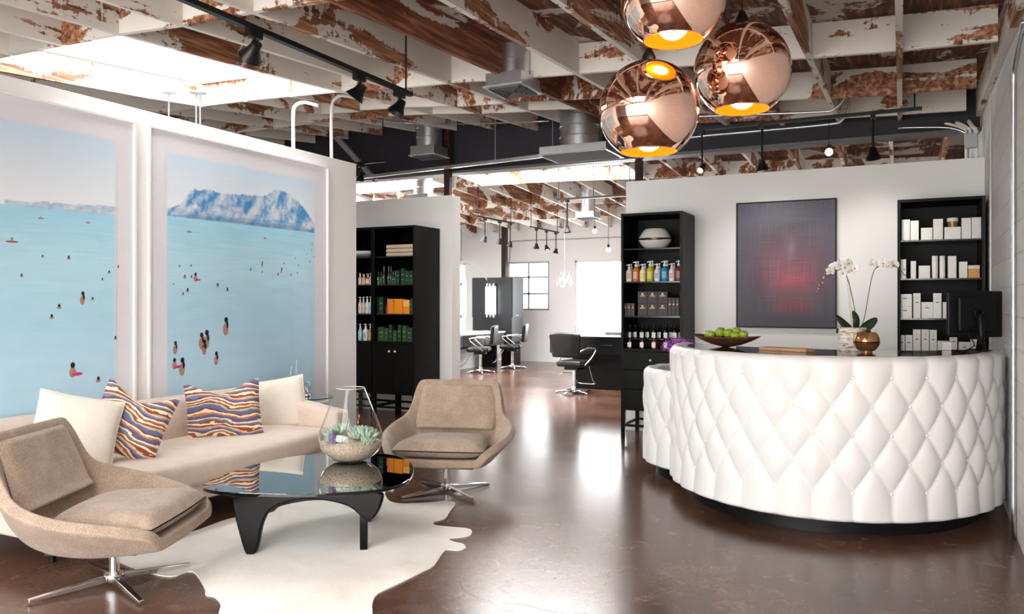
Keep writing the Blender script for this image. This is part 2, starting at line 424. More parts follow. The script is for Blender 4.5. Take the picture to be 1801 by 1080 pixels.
def block(xa, xb, y, mat=M_PEELB, jd=JD-.02):
    m = MB(); q = []
    a, b = xa-JT/2-.001, xb+JT/2+.001
    for x in (a, b):
        q += [Vector((x,y-.02,zb(x,y)+.004)),Vector((x,y+.02,zb(x,y)+.004)),Vector((x,y+.02,zb(x,y)+jd)),Vector((x,y-.02,zb(x,y)+jd))]
    m.add(q, [(0,1,2,3),(7,6,5,4),(1,0,4,5),(2,1,5,6),(3,2,6,7),(0,3,7,4)]); return m.build('blocking', mat, ceil)
random.seed(3)
for xa, xb in zip(JX, JX[1:]):
    off = random.uniform(-.05,.05)
    for Y in (1.4, 3.75, 6.17, 7.85, 9.05):
        if xb < -9.9: continue
        if Y == 7.85 and -3.1 < xb < -2.9: continue
        if Y == 9.05 and xb < -2.5: continue
        if Y in (3.75, 6.17): off2 = 0
        else: off2 = off
        block(xa, xb, Y+off2)
    if -6.2 < xb < -2.3: block(xa, xb, 7.3+off, M_BARE if -3.7<xb<-3 else M_PEELB)
for xa, xb in zip(RX, RX[1:]):
    for Y in (10.36, 12.74, 14.9, 16.6):
        if in_sky((xa+xb)/2, Y): continue
        block(xa, xb, Y + (0 if Y < 14 else random.uniform(-.1,.1)), M_PEELF, .23)
# skylight wells and daylight panels; the last one is added, out of view
for i, (a,b,c,d) in enumerate(SKY):
    zz = max(zb(a,c), zb(b,d), zb(a,d), zb(b,c)) + JD
    m = MB(); T = .03; lo = lambda x,y: zb(x,y)+JD-.03
    zt_ = zz + .34
    for (x0,x1,y0,y1) in ((a,a+T,c,d),(b-T,b,c,d),(a+T,b-T,c,c+T),(a+T,b-T,d-T,d)):
        q = [Vector((x,y,lo(x,y))) for x,y in ((x0,y0),(x1,y0),(x1,y1),(x0,y1))] + [Vector((x,y,zt_)) for x,y in ((x0,y0),(x1,y0),(x1,y1),(x0,y1))]
        m.add(q, [(3,2,1,0),(4,5,6,7),(0,1,5,4),(1,2,6,5),(2,3,7,6),(3,0,4,7)])
    m.build('skylight_well', M_WALL, ceil)
    m = MB(); m.box(a,b,c,d,zt_,zt_+.02); m.build('skylight_panel', (M_SKYP, M_SKYR, M_SKYR, M_SKYN)[i], ceil)
# ridge girder and its posts
gx0, gx1 = -10.3, xr(YG)-.01
m = MB(); q = []
zbtm = 3.28
n = 24
for i in range(n+1):
    x = gx0+(gx1-gx0)*i/n; t = zb(x,YG)+JD+.01
    q += [Vector((x,YG,zbtm)),Vector((x,YG+.12,zbtm)),Vector((x,YG+.12,t)),Vector((x,YG,t))]
fs = [(3,2,1,0), tuple(4*n+k for k in (0,1,2,3))]
for i in range(n):
    for k in range(4): fs.append((i*4+k, i*4+(k+1)%4, (i+1)*4+(k+1)%4, (i+1)*4+k))
m.add(q, fs); m.build('girder', M_GIRDER, ceil)
m = MB(); m.box(gx0, gx1, YG-.05, YG+.17, zbtm-.035, zbtm); m.build('girder_flange', P('grey_flange','#5b5858',.5), ceil)
def post(px, w_, top, Y, mat=M_POST, lab=''):
    p = atY(px, 300, Y); m = MB(); m.box(-w_/2, w_/2, -w_/2, w_/2, 0, top)
    o = m.build('post', mat, None, bevel=.004); o.location = (p.x, Y, 0); return tag(o, lab, 'post')
post(788, .085, 3.93, YG-.15, lab='dark brown square timber post rising behind the left partition')
post(1124, .085, 3.24, YG+.06, lab='dark post standing beneath the girder beside the white desk partition')
m = MB(); p0 = atY(567, 214, 9.3); p1 = atY(662, 318, 9.3); m.bar(p0, p1, .07, .07); m.build('brace', P('brace_paint','#8d8c92',.5), ceil)
# ================================================================ furniture
M_LEATHER = P('white_tufted_leather', (.82,.812,.80), .42, bump=.06, bscale=160, coat=.1)
M_BLKGLOSS = P('black_lacquer', '#030304', .3, spec=.25)
M_BLKSLAB = P('black_glass_slab', '#0a0a0b', .08)
def m_fabric(name, c1, c2, scale=210, rough=.9):
    m, nt, b = new_mat(name)
    v = mapping(nt, (1,1,1)); n = tnoise(nt, v, scale, 3, 0, .7); n2 = tnoise(nt, v, 9, 3)
    k = mathn(nt, 'ADD', mathn(nt,'MULTIPLY',n,.8), mathn(nt,'MULTIPLY',n2,.2))
    nt.links.new(ramp(nt, k, [(.38, hexc(c1)), (.62, hexc(c2))]), b.inputs['Base Color'])
    b.inputs['Roughness'].default_value = rough; b.inputs['Sheen Weight'].default_value = .2
    bump(nt, b, n, .35, .003); return m
M_TWEED = m_fabric('taupe_tweed', '#85725f', '#bda795')
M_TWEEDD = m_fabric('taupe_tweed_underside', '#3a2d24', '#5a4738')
M_SOFA = m_fabric('oatmeal_sofa_fabric', '#cbb6a6', '#e2d2c4', 260)
M_CREAM = m_fabric('cream_linen', '#ddd3c4', '#efe7da', 260)
M_TOPGLASS = glass('dark_teal_table_glass', (.10,.19,.185), 2.2, 1.5)
M_SIDEGLASS = glass('pale_glass', (.80,.90,.88), 1.6)

def catmull(pts, k=6, closed=True):
    out = []; n = len(pts)
    for i in range(n if closed else n-1):
        p0, p1, p2, p3 = (Vector(pts[(i+j-1) % n]) if closed else Vector(pts[min(max(i+j-1,0),n-1)]) for j in range(4))
        for s_ in range(k):
            t = s_/k
            out.append(.5*((2*p1)+(-p0+p2)*t+(2*p0-5*p1+4*p2-p3)*t*t+(-p0+3*p1-3*p2+p3)*t**3))
    if not closed: out.append(Vector(pts[-1]))
    return out

# ---------------------------------------------------------------- reception desk
class Arc:
    def __init__(s, cx, cy, rx, ry, t0, t1):
        s.a = (cx,cy,rx,ry,t0,t1); s.tab = [0]; N = 400; p = s.raw(0)
        for i in range(1, N+1):
            q = s.raw(i/N); s.tab.append(s.tab[-1] + (q-p).length); p = q
        s.L = s.tab[-1]
    def raw(s, u):
        cx,cy,rx,ry,t0,t1 = s.a; t = t0+(t1-t0)*u; return Vector((cx+rx*math.cos(t), cy+ry*math.sin(t), 0))
    def at(s, d):
        import bisect
        d = min(max(d, 0), s.L); i = min(max(bisect.bisect_left(s.tab, d), 1), 400)
        f = (d - s.tab[i-1])/max(1e-9, s.tab[i]-s.tab[i-1]); u = (i-1+f)/400
        cx,cy,rx,ry,t0,t1 = s.a; t = t0+(t1-t0)*u
        p = s.raw(u); nrm = Vector((math.cos(t)/rx, math.sin(t)/ry, 0)).normalized(); return p, nrm
def tufted(arc, top, z0, rows, dz, W, off=0, amp=.036, thick=.12):
    """padded face with deep diamond tufting; rows = number of button rows, first row zr above the hem"""
    zr = z0 + .19
    face = top - z0 - .05
    prof = []      # (inset, z)
    prof += [(.05, z0), (.02, z0+.004)]
    nf = int(face/.0125)
    for i in range(nf+1): prof.append((0, z0+.02+(face-.02)*i/nf))
    for i in range(1, 7):
        t = PI/2*i/6; prof.append((.05*(1-math.cos(t)), top-.05+.05*math.sin(t)))
    prof += [(.08, top), (thick-.02, top), (thick, top-.01), (thick, top-.05)]
    nu = int(arc.L/.0125)
    def fn(u, v):
        k = int(round(v*(len(prof)-1))); ins, z = prof[k]
        d = u*arc.L; p, n_ = arc.at(d)
        U = (d+off)/W; R = (z-zr)/dz
        up = abs(math.sin(PI*U))**.5; R_ = min(max(R, 0), rows-1)
        p_ = U+R_/2; q_ = U-R_/2
        dd = (abs(math.sin(PI*p_))*abs(math.sin(PI*q_)))**.42
        if R < 0: f = min(1, -R/.85); dd = dd*(1-f) + (.35+.65*up)*f; 
        if R > rows-1:
            f = min(1, (R-rows+1)/.7); base = abs(math.sin(PI*(U+(rows-1)/2)))**.5
            dd = dd*(1-f) + (.55+.45*base)*f
        e = amp*dd - .004
        if z >= top-.05:
            g = min(1, max(0, ins)/.08); e *= (1-g)
            zz = z + .010*dd*(1-abs(2*g-1))
        elif z < z0+.02: e *= .5; zz = z
        else: zz = z
        e2 = min(d, arc.L-d); e *= min(1, e2/.05)
        q = p + n_*(e - ins); return (q.x, q.y, zz)
    m = MB(); m.grid(fn, nu, len(prof)); 
    btn = []
    for r in range(rows):
        k0 = int(off/W)-1
        for k in range(-2, int(arc.L/W)+4):
            U = k + .5*(r % 2); d = U*W - off
            if .04 < d < arc.L-.04:
                p, n_ = arc.at(d); btn.append((p - n_*.002, n_, zr+r*dz))
    return m, btn
desk = thing('reception_desk', 'curved reception desk covered in white diamond tufted leather with black top and plinth', 'desk', (-.53, 6.72, 0))
IV = Matrix.Translation((.53, -6.72, 0))
arc1 = Arc(-.53, 6.72, 1.168, 1.31, math.radians(176), math.radians(361))
m, btn = tufted(arc1, 1.145, .10, 5, .182, .236, off=.06)
m.v = [tuple(IV @ Vector(p)) for p in m.v]; m.build('tufted_panel', M_LEATHER, desk, smooth='all')
bm_ = MB(); bm_.ball((0,0,0), .011, 10, 1, .5, 1); bproto = None
for p, n_, z in btn:
    if bproto is None: b_ = bproto = bm_.build('button', M_LEATHER, desk, smooth='all')
    else: b_ = bproto.copy(); C.objects.link(b_); b_.parent = desk
    b_.location = IV @ Vector((p.x+n_.x*.004, p.y+n_.y*.004, z)); b_.rotation_euler = (0,0,math.atan2(n_.y,n_.x)+PI/2)
def ringpoly(cx,cy,ro,ri,t0,t1,n=48):
    o = [(cx+ro[0]*math.cos(t0+(t1-t0)*i/n), cy+ro[1]*math.sin(t0+(t1-t0)*i/n)) for i in range(n+1)]
    i_ = [(cx+ri[0]*math.cos(t0+(t1-t0)*i/n), cy+ri[1]*math.sin(t0+(t1-t0)*i/n)) for i in range(n+1)]
    return o, i_
def ring(m, o, i_, z0, z1, M=None):
    n = len(o); q = [Vector((*p,z0)) for p in o]+[Vector((*p,z0)) for p in i_]+[Vector((*p,z1)) for p in o]+[Vector((*p,z1)) for p in i_]
    if M: q = [M @ p for p in q]
    fs = []
    for k in range(n-1):
        fs += [(k,k+1,2*n+k+1,2*n+k), (n+k+1,n+k,3*n+k,3*n+k+1), (2*n+k,2*n+k+1,3*n+k+1,3*n+k), (k+1,k,n+k,n+k+1)]
    fs += [(0,2*n,3*n,n), (n-1,2*n-1,4*n-1,3*n-1)]; m.add(q, fs)
R_ = math.radians
o, i_ = ringpoly(-.53,6.72,(1.06,1.20),(.84,.38),R_(178),R_(360)); m = MB(); ring(m,o,i_,1.105,1.143,IV); m.build('countertop', M_BLKSLAB, desk, smooth=True)
o, i_ = ringpoly(-.53,6.72,(1.08,1.22),(1.03,1.15),R_(177),R_(361)); m = MB(); ring(m,o,i_,.1,1.11,IV); m.build('inner_panel', M_EBONY, desk, smooth=True)
o, i_ = ringpoly(-.53,6.72,(1.07,1.20),(1.0,1.13),R_(177),R_(361)); m = MB(); ring(m,o,i_,0,.12,IV); m.build('plinth', M_BLACKP, desk, smooth=True)
# the lower display wing on the left end
wing = thing('display_counter', 'lower white tufted counter with glass top at the left end of the desk', 'counter', (-1.42, 7.05, 0))
IW = Matrix.Translation((1.42, -7.05, 0))
arc2 = Arc(-1.42, 7.05, .64, .64, R_(110), R_(262))
m, btn = tufted(arc2, .915, .10, 4, .182, .236, off=.1, amp=.032)
m.v = [tuple(IW @ Vector(p)) for p in m.v]; m.build('tufted_panel', M_LEATHER, wing, smooth='all')
for p, n_, z in btn:
    b_ = bproto.copy(); C.objects.link(b_); b_.parent = wing
    b_.location = IW @ Vector((p.x+n_.x*.004, p.y+n_.y*.004, z)); b_.rotation_euler = (0,0,math.atan2(n_.y,n_.x)+PI/2)
o, i_ = ringpoly(-1.42,7.05,(.54,.54),(.12,.12),R_(110),R_(240)); m = MB(); ring(m,o,i_,.86,.868,IW); m.build('glass_top', M_SIDEGLASS, wing)
m = MB(); ring(m,o,i_,.10,.70,IW); m.build('display_base', P('wing_inside','#cfd6d6',.5), wing)
o, i_ = ringpoly(-1.42,7.05,(.55,.55),(.48,.48),R_(110),R_(240)); m = MB(); ring(m,o,i_,0,.12,IW); m.build('plinth', M_BLACKP, wing, smooth=True)

# ---------------------------------------------------------------- sofa
def soft_box(m, x0,x1,y0,y1,z0,z1, bow=0, n=10, crown=0):
    """box with a grid top so that it can crown and bow outwards at +x"""
    def bx(x,y): t = (y-y0)/(y1-y0); return x + bow*math.sin(PI*t)*((x-x0)/(x1-x0))
    nx, ny = 8, n*2
    top = lambda u,v: (bx(x0+(x1-x0)*u, y0+(y1-y0)*v), y0+(y1-y0)*v, z1+crown*(1-(2*u-1)**4)*(1-(2*v-1)**6))
    bot = lambda u,v: (bx(x0+(x1-x0)*u, y0+(y1-y0)*v), y0+(y1-y0)*v, z0)
    vs_ = []; idx = {}
    for L_, f in ((0,bot),(1,top)):
        for j in range(ny+1):
            for i in range(nx+1): idx[(L_,i,j)] = len(vs_); vs_.append(f(i/nx, j/ny))
    fs = []
    for j in range(ny):
        for i in range(nx):
            a,b_,c,d = (idx[(1,i,j)],idx[(1,i+1,j)],idx[(1,i+1,j+1)],idx[(1,i,j+1)]); fs.append((a,b_,c,d))
            a,b_,c,d = (idx[(0,i,j)],idx[(0,i+1,j)],idx[(0,i+1,j+1)],idx[(0,i,j+1)]); fs.append((d,c,b_,a))
    for i in range(nx):
        fs.append((idx[(0,i,0)],idx[(0,i+1,0)],idx[(1,i+1,0)],idx[(1,i,0)])); fs.append((idx[(0,i+1,ny)],idx[(0,i,ny)],idx[(1,i,ny)],idx[(1,i+1,ny)]))
    for j in range(ny):
        fs.append((idx[(0,nx,j)],idx[(0,nx,j+1)],idx[(1,nx,j+1)],idx[(1,nx,j)])); fs.append((idx[(0,0,j+1)],idx[(0,0,j)],idx[(1,0,j)],idx[(1,0,j+1)]))
    m.add(vs_, fs)
sofa = thing('sofa', 'long oatmeal fabric sofa with low back against the picture wall', 'sofa', (-4.75, 4.2, 0))
IS = Matrix.Translation((4.75, -4.2, 0))
def sb(*a, **k):
    m = MB(); soft_box(m, *a, **k); m.v = [tuple(IS @ Vector(p)) for p in m.v]; return m
sb(-5.1,-4.27,2.98,5.34,.27,.435,bow=.10,crown=.02).build('seat_cushion', M_SOFA, sofa, bevel=.045, seg=4, smooth='all')
sb(-5.2,-4.30,2.95,5.36,.16,.275,bow=.08).build('seat_frame', M_SOFA, sofa, bevel=.02, smooth='all')
m = MB()
def backfn(u, v):
    y = 2.84+2.64*u; prof = [(-5.04,.40),(-5.06,.55),(-5.10,.70),(-5.13,.735),(-5.19,.745),(-5.25,.735),(-5.28,.70),(-5.29,.4),(-5.29,.16)]
    x, z = prof[int(round(v*8))]; e = min(u,1-u)
    if z > .5: z -= max(0, .05-e)*.5
    return (x+4.75, y-4.2, z)
m.grid(backfn, 40, 9); m.build('backrest', M_SOFA, sofa, smooth='all', solid=.01)
for s_, (ya, yb) in ((0,(2.80,2.97)),(1,(5.35,5.52))):
    m = MB(); sec = []
    for i in range(9):
        t = i/8; x = -5.27+1.02*t; h = .72-.15*t
        sec.append((x, h))
    q = []
    for x, h in sec:
        for y, z in ((ya,.16),(yb,.16),(yb,h),(ya,h)): q.append((x+4.75,y-4.2,z))
    fs = [(0,1,2,3),(35,34,33,32)]
    for i in range(8):
        for k in range(4): fs.append((i*4+(k+1)%4, i*4+k, (i+1)*4+k, (i+1)*4+(k+1)%4))
    m.add(q, fs); m.build('armrest', M_SOFA, sofa, bevel=.03, seg=4, smooth='all')
for x in (-5.15,-4.38):
    for y in (2.95,5.38):
        m = MB(); m.tube([(x+4.75,y-4.2,0),(x+4.75,y-4.2,.165)], [.018,.026], 10); m.build('leg', M_BLACKP, sofa, smooth=True)

# ---------------------------------------------------------------- pillows
def m_stripe():
    m, nt, b = new_mat('woven_wavy_stripe_fabric')
    tc = nt.nodes.new('ShaderNodeTexCoord'); sp = nt.nodes.new('ShaderNodeSeparateXYZ'); nt.links.new(tc.outputs['Object'], sp.inputs[0])
    x, z = sp.outputs[0], sp.outputs[2]
    w1 = mathn(nt,'MULTIPLY', mathn(nt,'SINE', mathn(nt,'ADD', mathn(nt,'MULTIPLY', x, 19), mathn(nt,'MULTIPLY', z, 5))), .017)
    n = tnoise(nt, mapping(nt, (3,3,9)), 1.6, 3, .4)
    zz = mathn(nt,'ADD', mathn(nt,'ADD', z, w1), mathn(nt,'MULTIPLY', n, .085))
    zz = mathn(nt,'ADD', zz, mathn(nt,'MULTIPLY', x, .18))
    fr = mathn(nt,'FRACT', mathn(nt,'MULTIPLY', mathn(nt,'ADD', zz, 1.0), 3.9))
    cs = ['#5f6a94','#5f6a94','#c9b48f','#8c4f3f','#e8d9bd','#a35a35','#e6dbc2','#6e4a5e','#6f7fb0','#d9b98d','#914728','#efe3cc','#9b4b2b','#5b8794','#e8dcc8','#7c4b52','#55659a','#c7824b','#efe0c6','#7a3f2c']
    st = [(i/len(cs), hexc(c)) for i, c in enumerate(cs)]
    nt.links.new(ramp(nt, fr, st, 'CONSTANT'), b.inputs['Base Color'])
    b.inputs['Roughness'].default_value = .9
    yarn = tnoise(nt, mapping(nt, (40,40,260)), 1, 2); bump(nt, b, yarn, .5, .004); return m
M_STRIPE = m_stripe()
def pillow(name, label, loc, W, H, T, rz, tilt, roll, mat, dip=.0, group='cushions on the sofa', N=22):
    m = MB()
    def side(sg):
        def fn(u, v):
            a, b_ = 2*u-1, 2*v-1
            th = T/2*((1-abs(a)**2.6)*(1-abs(b_)**2.6))**.55
            pinch = 1 - .05*(1-abs(a)**2)*abs(b_)**2 
            pinch2 = 1 - .05*(1-abs(b_)**2)*abs(a)**2
            z = b_*H/2*pinch
            if b_ > 0: z -= dip*(b_**2)*(1-min(1, abs(a)*1.15)**1.3)
            wr = .004*noise.noise(Vector((a*4, b_*4, sg*3)))
            return (a*W/2*pinch2, sg*(th+wr), z)
        return fn
    m.grid(side(-1), N, N); n0 = len(m.v); m.grid(side(1), N, N)
    m.f[(N-1)*(N-1):] = [tuple(reversed(f)) for f in m.f[(N-1)*(N-1):]]
    r = thing(name, label, 'cushion', loc, 0, group); r.rotation_mode = 'XYZ'
    r.rotation_euler = (tilt, roll, rz)
    m.build('cover', mat, r, smooth='all')
    e = MB(); pts = []
    for k in range(4*16):
        s_, t = divmod(k, 16); t = t/16
        a, b_ = ((2*t-1,-1),(1,2*t-1),(1-2*t,1),(-1,1-2*t))[s_]
        u, v = (a+1)/2, (b_+1)/2; p = side(1)(u,v); pts.append((p[0],0,p[2]))
    e.tube(pts, .0035, 6, closed=True); e.build('piping', mat, r, smooth='all'); return r
def pl(px, py, X, *a, **k): return atX(px, py, X)
pillow('cushion','plain cream cushion leaning in the left corner of the sofa', atX(134,756,-4.72), .50,.46,.17, R_(58), R_(-24), R_(14), M_CREAM)
pillow('cushion','multicoloured wavy striped cushion standing beside the cream cushion in the left corner', atX(230,742,-4.66), .47,.47,.16, R_(42), R_(-24), R_(20), M_STRIPE, dip=.09)
pillow('cushion','multicoloured wavy striped cushion with sunken top in the middle of the sofa', atX(394,722,-4.78), .56,.46,.15, R_(47), R_(-16), R_(-4), M_STRIPE, dip=.09)
pillow('cushion','plain cream cushion leaning behind the middle striped cushion at the right end', atX(487,712,-4.85), .50,.46,.14, R_(42), R_(-16), R_(-8), M_CREAM)

# ---------------------------------------------------------------- lounge chairs
def lounge(label, loc, rz):
    r = thing('lounge_chair', label, 'armchair', loc, rz, 'swivel lounge chairs')
    # shell cage: rows front -> top of back, columns left -> right
    rows = [
        [(-.345,-.37,.385),(-.30,-.385,.325),(0,-.39,.32),(.30,-.385,.325),(.345,-.37,.385)],
        [(-.43,-.20,.43),(-.32,-.20,.30),(0,-.20,.295),(.32,-.20,.30),(.43,-.20,.43)],
        [(-.51,.02,.475),(-.32,.03,.285),(0,.03,.28),(.32,.03,.285),(.51,.02,.475)],
        [(-.48,.20,.525),(-.32,.25,.33),(0,.26,.325),(.32,.25,.33),(.48,.20,.525)],
        [(-.385,.32,.565),(-.32,.345,.50),(0,.355,.49),(.32,.345,.50),(.385,.32,.565)],
        [(-.375,.38,.70),(-.30,.39,.69),(0,.40,.69),(.30,.39,.69),(.375,.38,.70)],
        [(-.345,.445,.835),(-.28,.45,.84),(0,.455,.84),(.28,.45,.84),(.345,.445,.835)],
    ]
    m = MB(); m.add([p for row in rows for p in row], [(j*5+i, j*5+i+1, (j+1)*5+i+1, (j+1)*5+i) for j in range(6) for i in range(4)])
    o = m.build('shell', M_TWEED, r, smooth='all'); md = o.modifiers.new('solid','SOLIDIFY'); md.thickness = .062; md.offset = -1
    o.data.materials.append(M_TWEED)
    cr = o.data.attributes.new('crease_edge','FLOAT','EDGE')
    for e in o.data.edges:
        i, j = e.vertices
        if (i % 5 == j % 5) and i % 5 in (1,3): cr.data[e.index].value = .75
        if (i//5 == j//5) and i//5 in (0,6): cr.data[e.index].value = .6
        if (i % 5 == j % 5) and i % 5 in (0,4): cr.data[e.index].value = .5
    sd = o.modifiers.new('sub','SUBSURF'); sd.levels = 3; sd.render_levels = 3
    # loose seat cushion and back pad
    m = MB()
    def cush(u, v):
        a, b_ = 2*u-1, 2*v-1; wv = .335-.03*b_
        x = a*wv*(1-.04*b_*b_); y = -.08+.29*b_*(1-.05*a*a)
        return x, y, a, b_
    def top(u,v): x,y,a,b_ = cush(u,v); return (x,y,.375+.075*((1-abs(a)**5)*(1-abs(b_)**5))**.5 + .008*(1-b_)*.5)
    def bot(u,v): x,y,a,b_ = cush(u,v); return (x,y,.375-.06*((1-abs(a)**5)*(1-abs(b_)**5))**.5)
    m.grid(top, 24, 24); k = len(m.f); m.grid(bot, 24, 24); m.f[k:] = [tuple(reversed(f)) for f in m.f[k:]]
    m.build('seat_cushion', M_TWEED, r, smooth='all')
    m = MB()
    B = [(.315,.27,.455),(.335,.32,.50),(.32,.375,.64),(.30,.425,.77),(.27,.43,.80)]
    def pad(u, v):
        t = v*4; i = min(int(t), 3); f = t-i; w_ = B[i][0]*(1-f)+B[i+1][0]*f; y = B[i][1]*(1-f)+B[i+1][1]*f; z = B[i][2]*(1-f)+B[i+1][2]*f
        a = 2*u-1; return (a*w_, y-.035*((1-abs(a)**6)*(1-abs(2*v-1)**6))**.5-.004, z)
    m.grid(pad, 20, 20); m.build('back_pad', M_TWEED, r, smooth='all')
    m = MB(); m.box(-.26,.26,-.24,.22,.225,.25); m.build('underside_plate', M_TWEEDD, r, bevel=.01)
    m = MB(); m.tube([(0,0,.02),(0,0,.24)], .026, 20); m.lathe([(.0,.055),(.05,.055),(.052,.03),(.045,.012),(0,.012)], n=24); m.build('swivel_column', M_CHROME, r, smooth=True)
    for k in range(4):
        a = R_(44+90*k); d = Vector((math.cos(a), math.sin(a), 0)); s_ = Vector((-d.y, d.x, 0))
        m = MB(); q = []
        for (t, w_, z0_, z1_) in ((.03,.020,.018,.05),(.40,.013,.0,.018)):
            c = d*t
            q += [c-s_*w_+Vector((0,0,z0_)), c+s_*w_+Vector((0,0,z0_)), c+s_*w_+Vector((0,0,z1_)), c-s_*w_+Vector((0,0,z1_))]
        m.add(q, [(3,2,1,0),(4,5,6,7),(0,1,5,4),(1,2,6,5),(2,3,7,6),(3,0,4,7)]); m.build('leg', M_CHROME, r, bevel=.003)
    return r
lounge('taupe tweed swivel lounge chair facing the camera between coffee table and walkway', (-3.22, 5.42, .0), R_(18))
lounge('taupe tweed swivel lounge chair in the left foreground seen from behind', (-3.74, 2.86, .008), R_(116))

# ---------------------------------------------------------------- cowhide rug
px = [(207,984),(250,1002),(300,1012),(338,1003),(359,1030),(362,1044),(376,1047),(388,1060),(384,1080),(380,1120),(430,1145),(520,1150),(600,1135),(648,1105),(655,1080),(655,1060),(663,1044),(690,1030),(725,1013),(745,1003),(761,995),(770,984),(777,973),(786,965),(805,966),(819,962),(814,955),(797,951),(790,946),(810,943),(826,940),(830,933),(822,928),(790,925),(765,922),(764,916),(783,910),(792,897),(801,884),(785,880),(760,882),(725,884),(700,884),(684,879),(677,867),(681,861),(692,862),(690,854),(668,850),(640,858),(600,872),(583,878),(540,880),(494,889),(478,900),(440,905),(400,912),(350,930),(300,945),(240,962),(205,975)]
pts = catmull([tuple(atZ(x,y,.012).xy)+(0,) for x,y in px], 4)
def m_hide():
    m, nt, b = new_mat('cream_cowhide'); v = mapping(nt, (1,1,1)); n = tnoise(nt, v, 2.4, 5, .8); f = tnoise(nt, mapping(nt,(30,160,30)), 2, 3)
    c = ramp(nt, n, [(.35, hexc('#f4f0e9')),(.62, hexc('#ebe3d8')),(.85, hexc('#cfc2b0'))])
    nt.links.new(c, b.inputs['Base Color']); b.inputs['Roughness'].default_value = .85; b.inputs['Sheen Weight'].default_value = .3
    bump(nt, b, f, .6, .004); return m
m = MB(); m.prism([(p.x,p.y) for p in pts], .001, .008)
tag(m.build('cowhide_rug', m_hide(), bevel=0), 'irregular cream cowhide rug lying under the glass coffee table', 'rug')

# ---------------------------------------------------------------- coffee table
ZT = .42
px = [(356,855),(372,842),(430,821),(500,804),(560,797),(640,796),(690,799),(720,811),(728,826),(715,845),(680,857),(620,864),(540,868),(450,867),(385,863)]
gp = catmull([tuple(atZ(x,y,ZT).xy)+(0,) for x,y in px], 5)
cx_ = sum(p.x for p in gp)/len(gp); cy_ = sum(p.y for p in gp)/len(gp)
ct = thing('coffee_table', 'low coffee table with rounded triangular dark glass top on two black curved wooden legs', 'table', (cx_,cy_,-.004))
m = MB(); m.prism([(p.x-cx_,p.y-cy_) for p in gp], ZT-.02, ZT); m.build('glass_top', M_TOPGLASS, ct, bevel=.004, seg=2)
def slab_leg(A, B, prof, th, name='leg', label=None):
    """vertical curved slab: prof in (t along A->B in metres, z)"""
    A = Vector((A[0],A[1],0)); B = Vector((B[0],B[1],0)); d = (B-A).normalized(); s_ = Vector((-d.y,d.x,0))*th/2
    pts = catmull([(t,z,0) for t,z in prof], 5); q = []; n = len(pts)
    for sg in (-1,1):
        for p in pts: w_ = A+d*p.x+s_*sg; q.append((w_.x-cx_, w_.y-cy_, p.y))
    m = MB(); m.add(q, [tuple(range(n-1,-1,-1)), tuple(range(n,2*n))]+[(i,(i+1)%n,n+(i+1)%n,n+i) for i in range(n)])
    return m.build('leg', M_BLKGLOSS, ct, bevel=.012, seg=3, smooth=True)
A = atZ(440,972,.012); B = atZ(668,872,.36); L_ = (B-A).xy.length
slab_leg(A, B, [(-.02,.014),(.03,.013),(.055,.06),(.085,.20),(.15,.29),(.30,.335),(.45,.335),(L_-.18,.30),(L_-.08,.225),(L_-.02,.25),(L_+.02,.34),(L_+.01,.385),(L_-.10,.397),(.3,.398),(0,.397),(-.10,.38),(-.10,.30),(-.065,.15)], .045)
A = atZ(640,963,.012); B = Vector((A.x-.42, A.y+.62, 0)); L_ = (B-A).xy.length
slab_leg(A, B, [(-.035,.014),(.015,.013),(.045,.06),(.075,.18),(.14,.26),(.30,.25),(.45,.12),(.55,.02),(.66,.013),(L_-.03,.02),(L_,.10),(L_-.06,.25),(L_-.02,.36),(L_-.06,.397),(L_-.14,.39),(L_-.2,.33),(.35,.36),(.15,.35),(0,.325),(-.045,.20)], .045)

# ---------------------------------------------------------------- pictures
def swimmers(specs, m, cols, Y0, Z0):
    """small flat figures printed on the picture: (y, z, size, kind)"""
    skin = hexc('#b98d78'); hair = hexc('#1d1418'); pink = hexc('#d0357c')
    def ell(y, z, ry, rz, c, n=8, lift=.0008):
        b = len(m.v)
        for k in range(n):
            t = 2*PI*k/n; m.v.append((lift, y+ry*math.cos(t), z+rz*math.sin(t))); cols.append(c)
        m.f.append(tuple(range(b, b+n))); m.mi.append(0)
    for (y, z, s_, k) in specs:
        s_ *= .72
        if k == 's':    # standing waist deep
            ell(y, z, .30*s_, .55*s_, skin, lift=.0008); ell(y+.05*s_, z+.75*s_, .2*s_, .25*s_, hair, lift=.0012); ell(y+.18*s_, z+.35*s_, .12*s_, .3*s_, hair, lift=.0014)
        elif k == 'h':  # head and shoulders
            ell(y, z, .34*s_, .2*s_, skin); ell(y, z+.3*s_, .19*s_, .23*s_, hair, lift=.0012)
        elif k == 'p':  # with a pink float
            ell(y, z, .3*s_, .42*s_, skin); ell(y, z+.55*s_, .2*s_, .24*s_, hair, lift=.0012); ell(y+.35*s_, z-.15*s_, .5*s_, .14*s_, pink, lift=.0016)
        elif k == 'b':  # boat
            ell(y, z, .8*s_, .14*s_, hexc('#a05b6a')); ell(y, z+.25*s_, .15*s_, .3*s_, skin, lift=.0012)
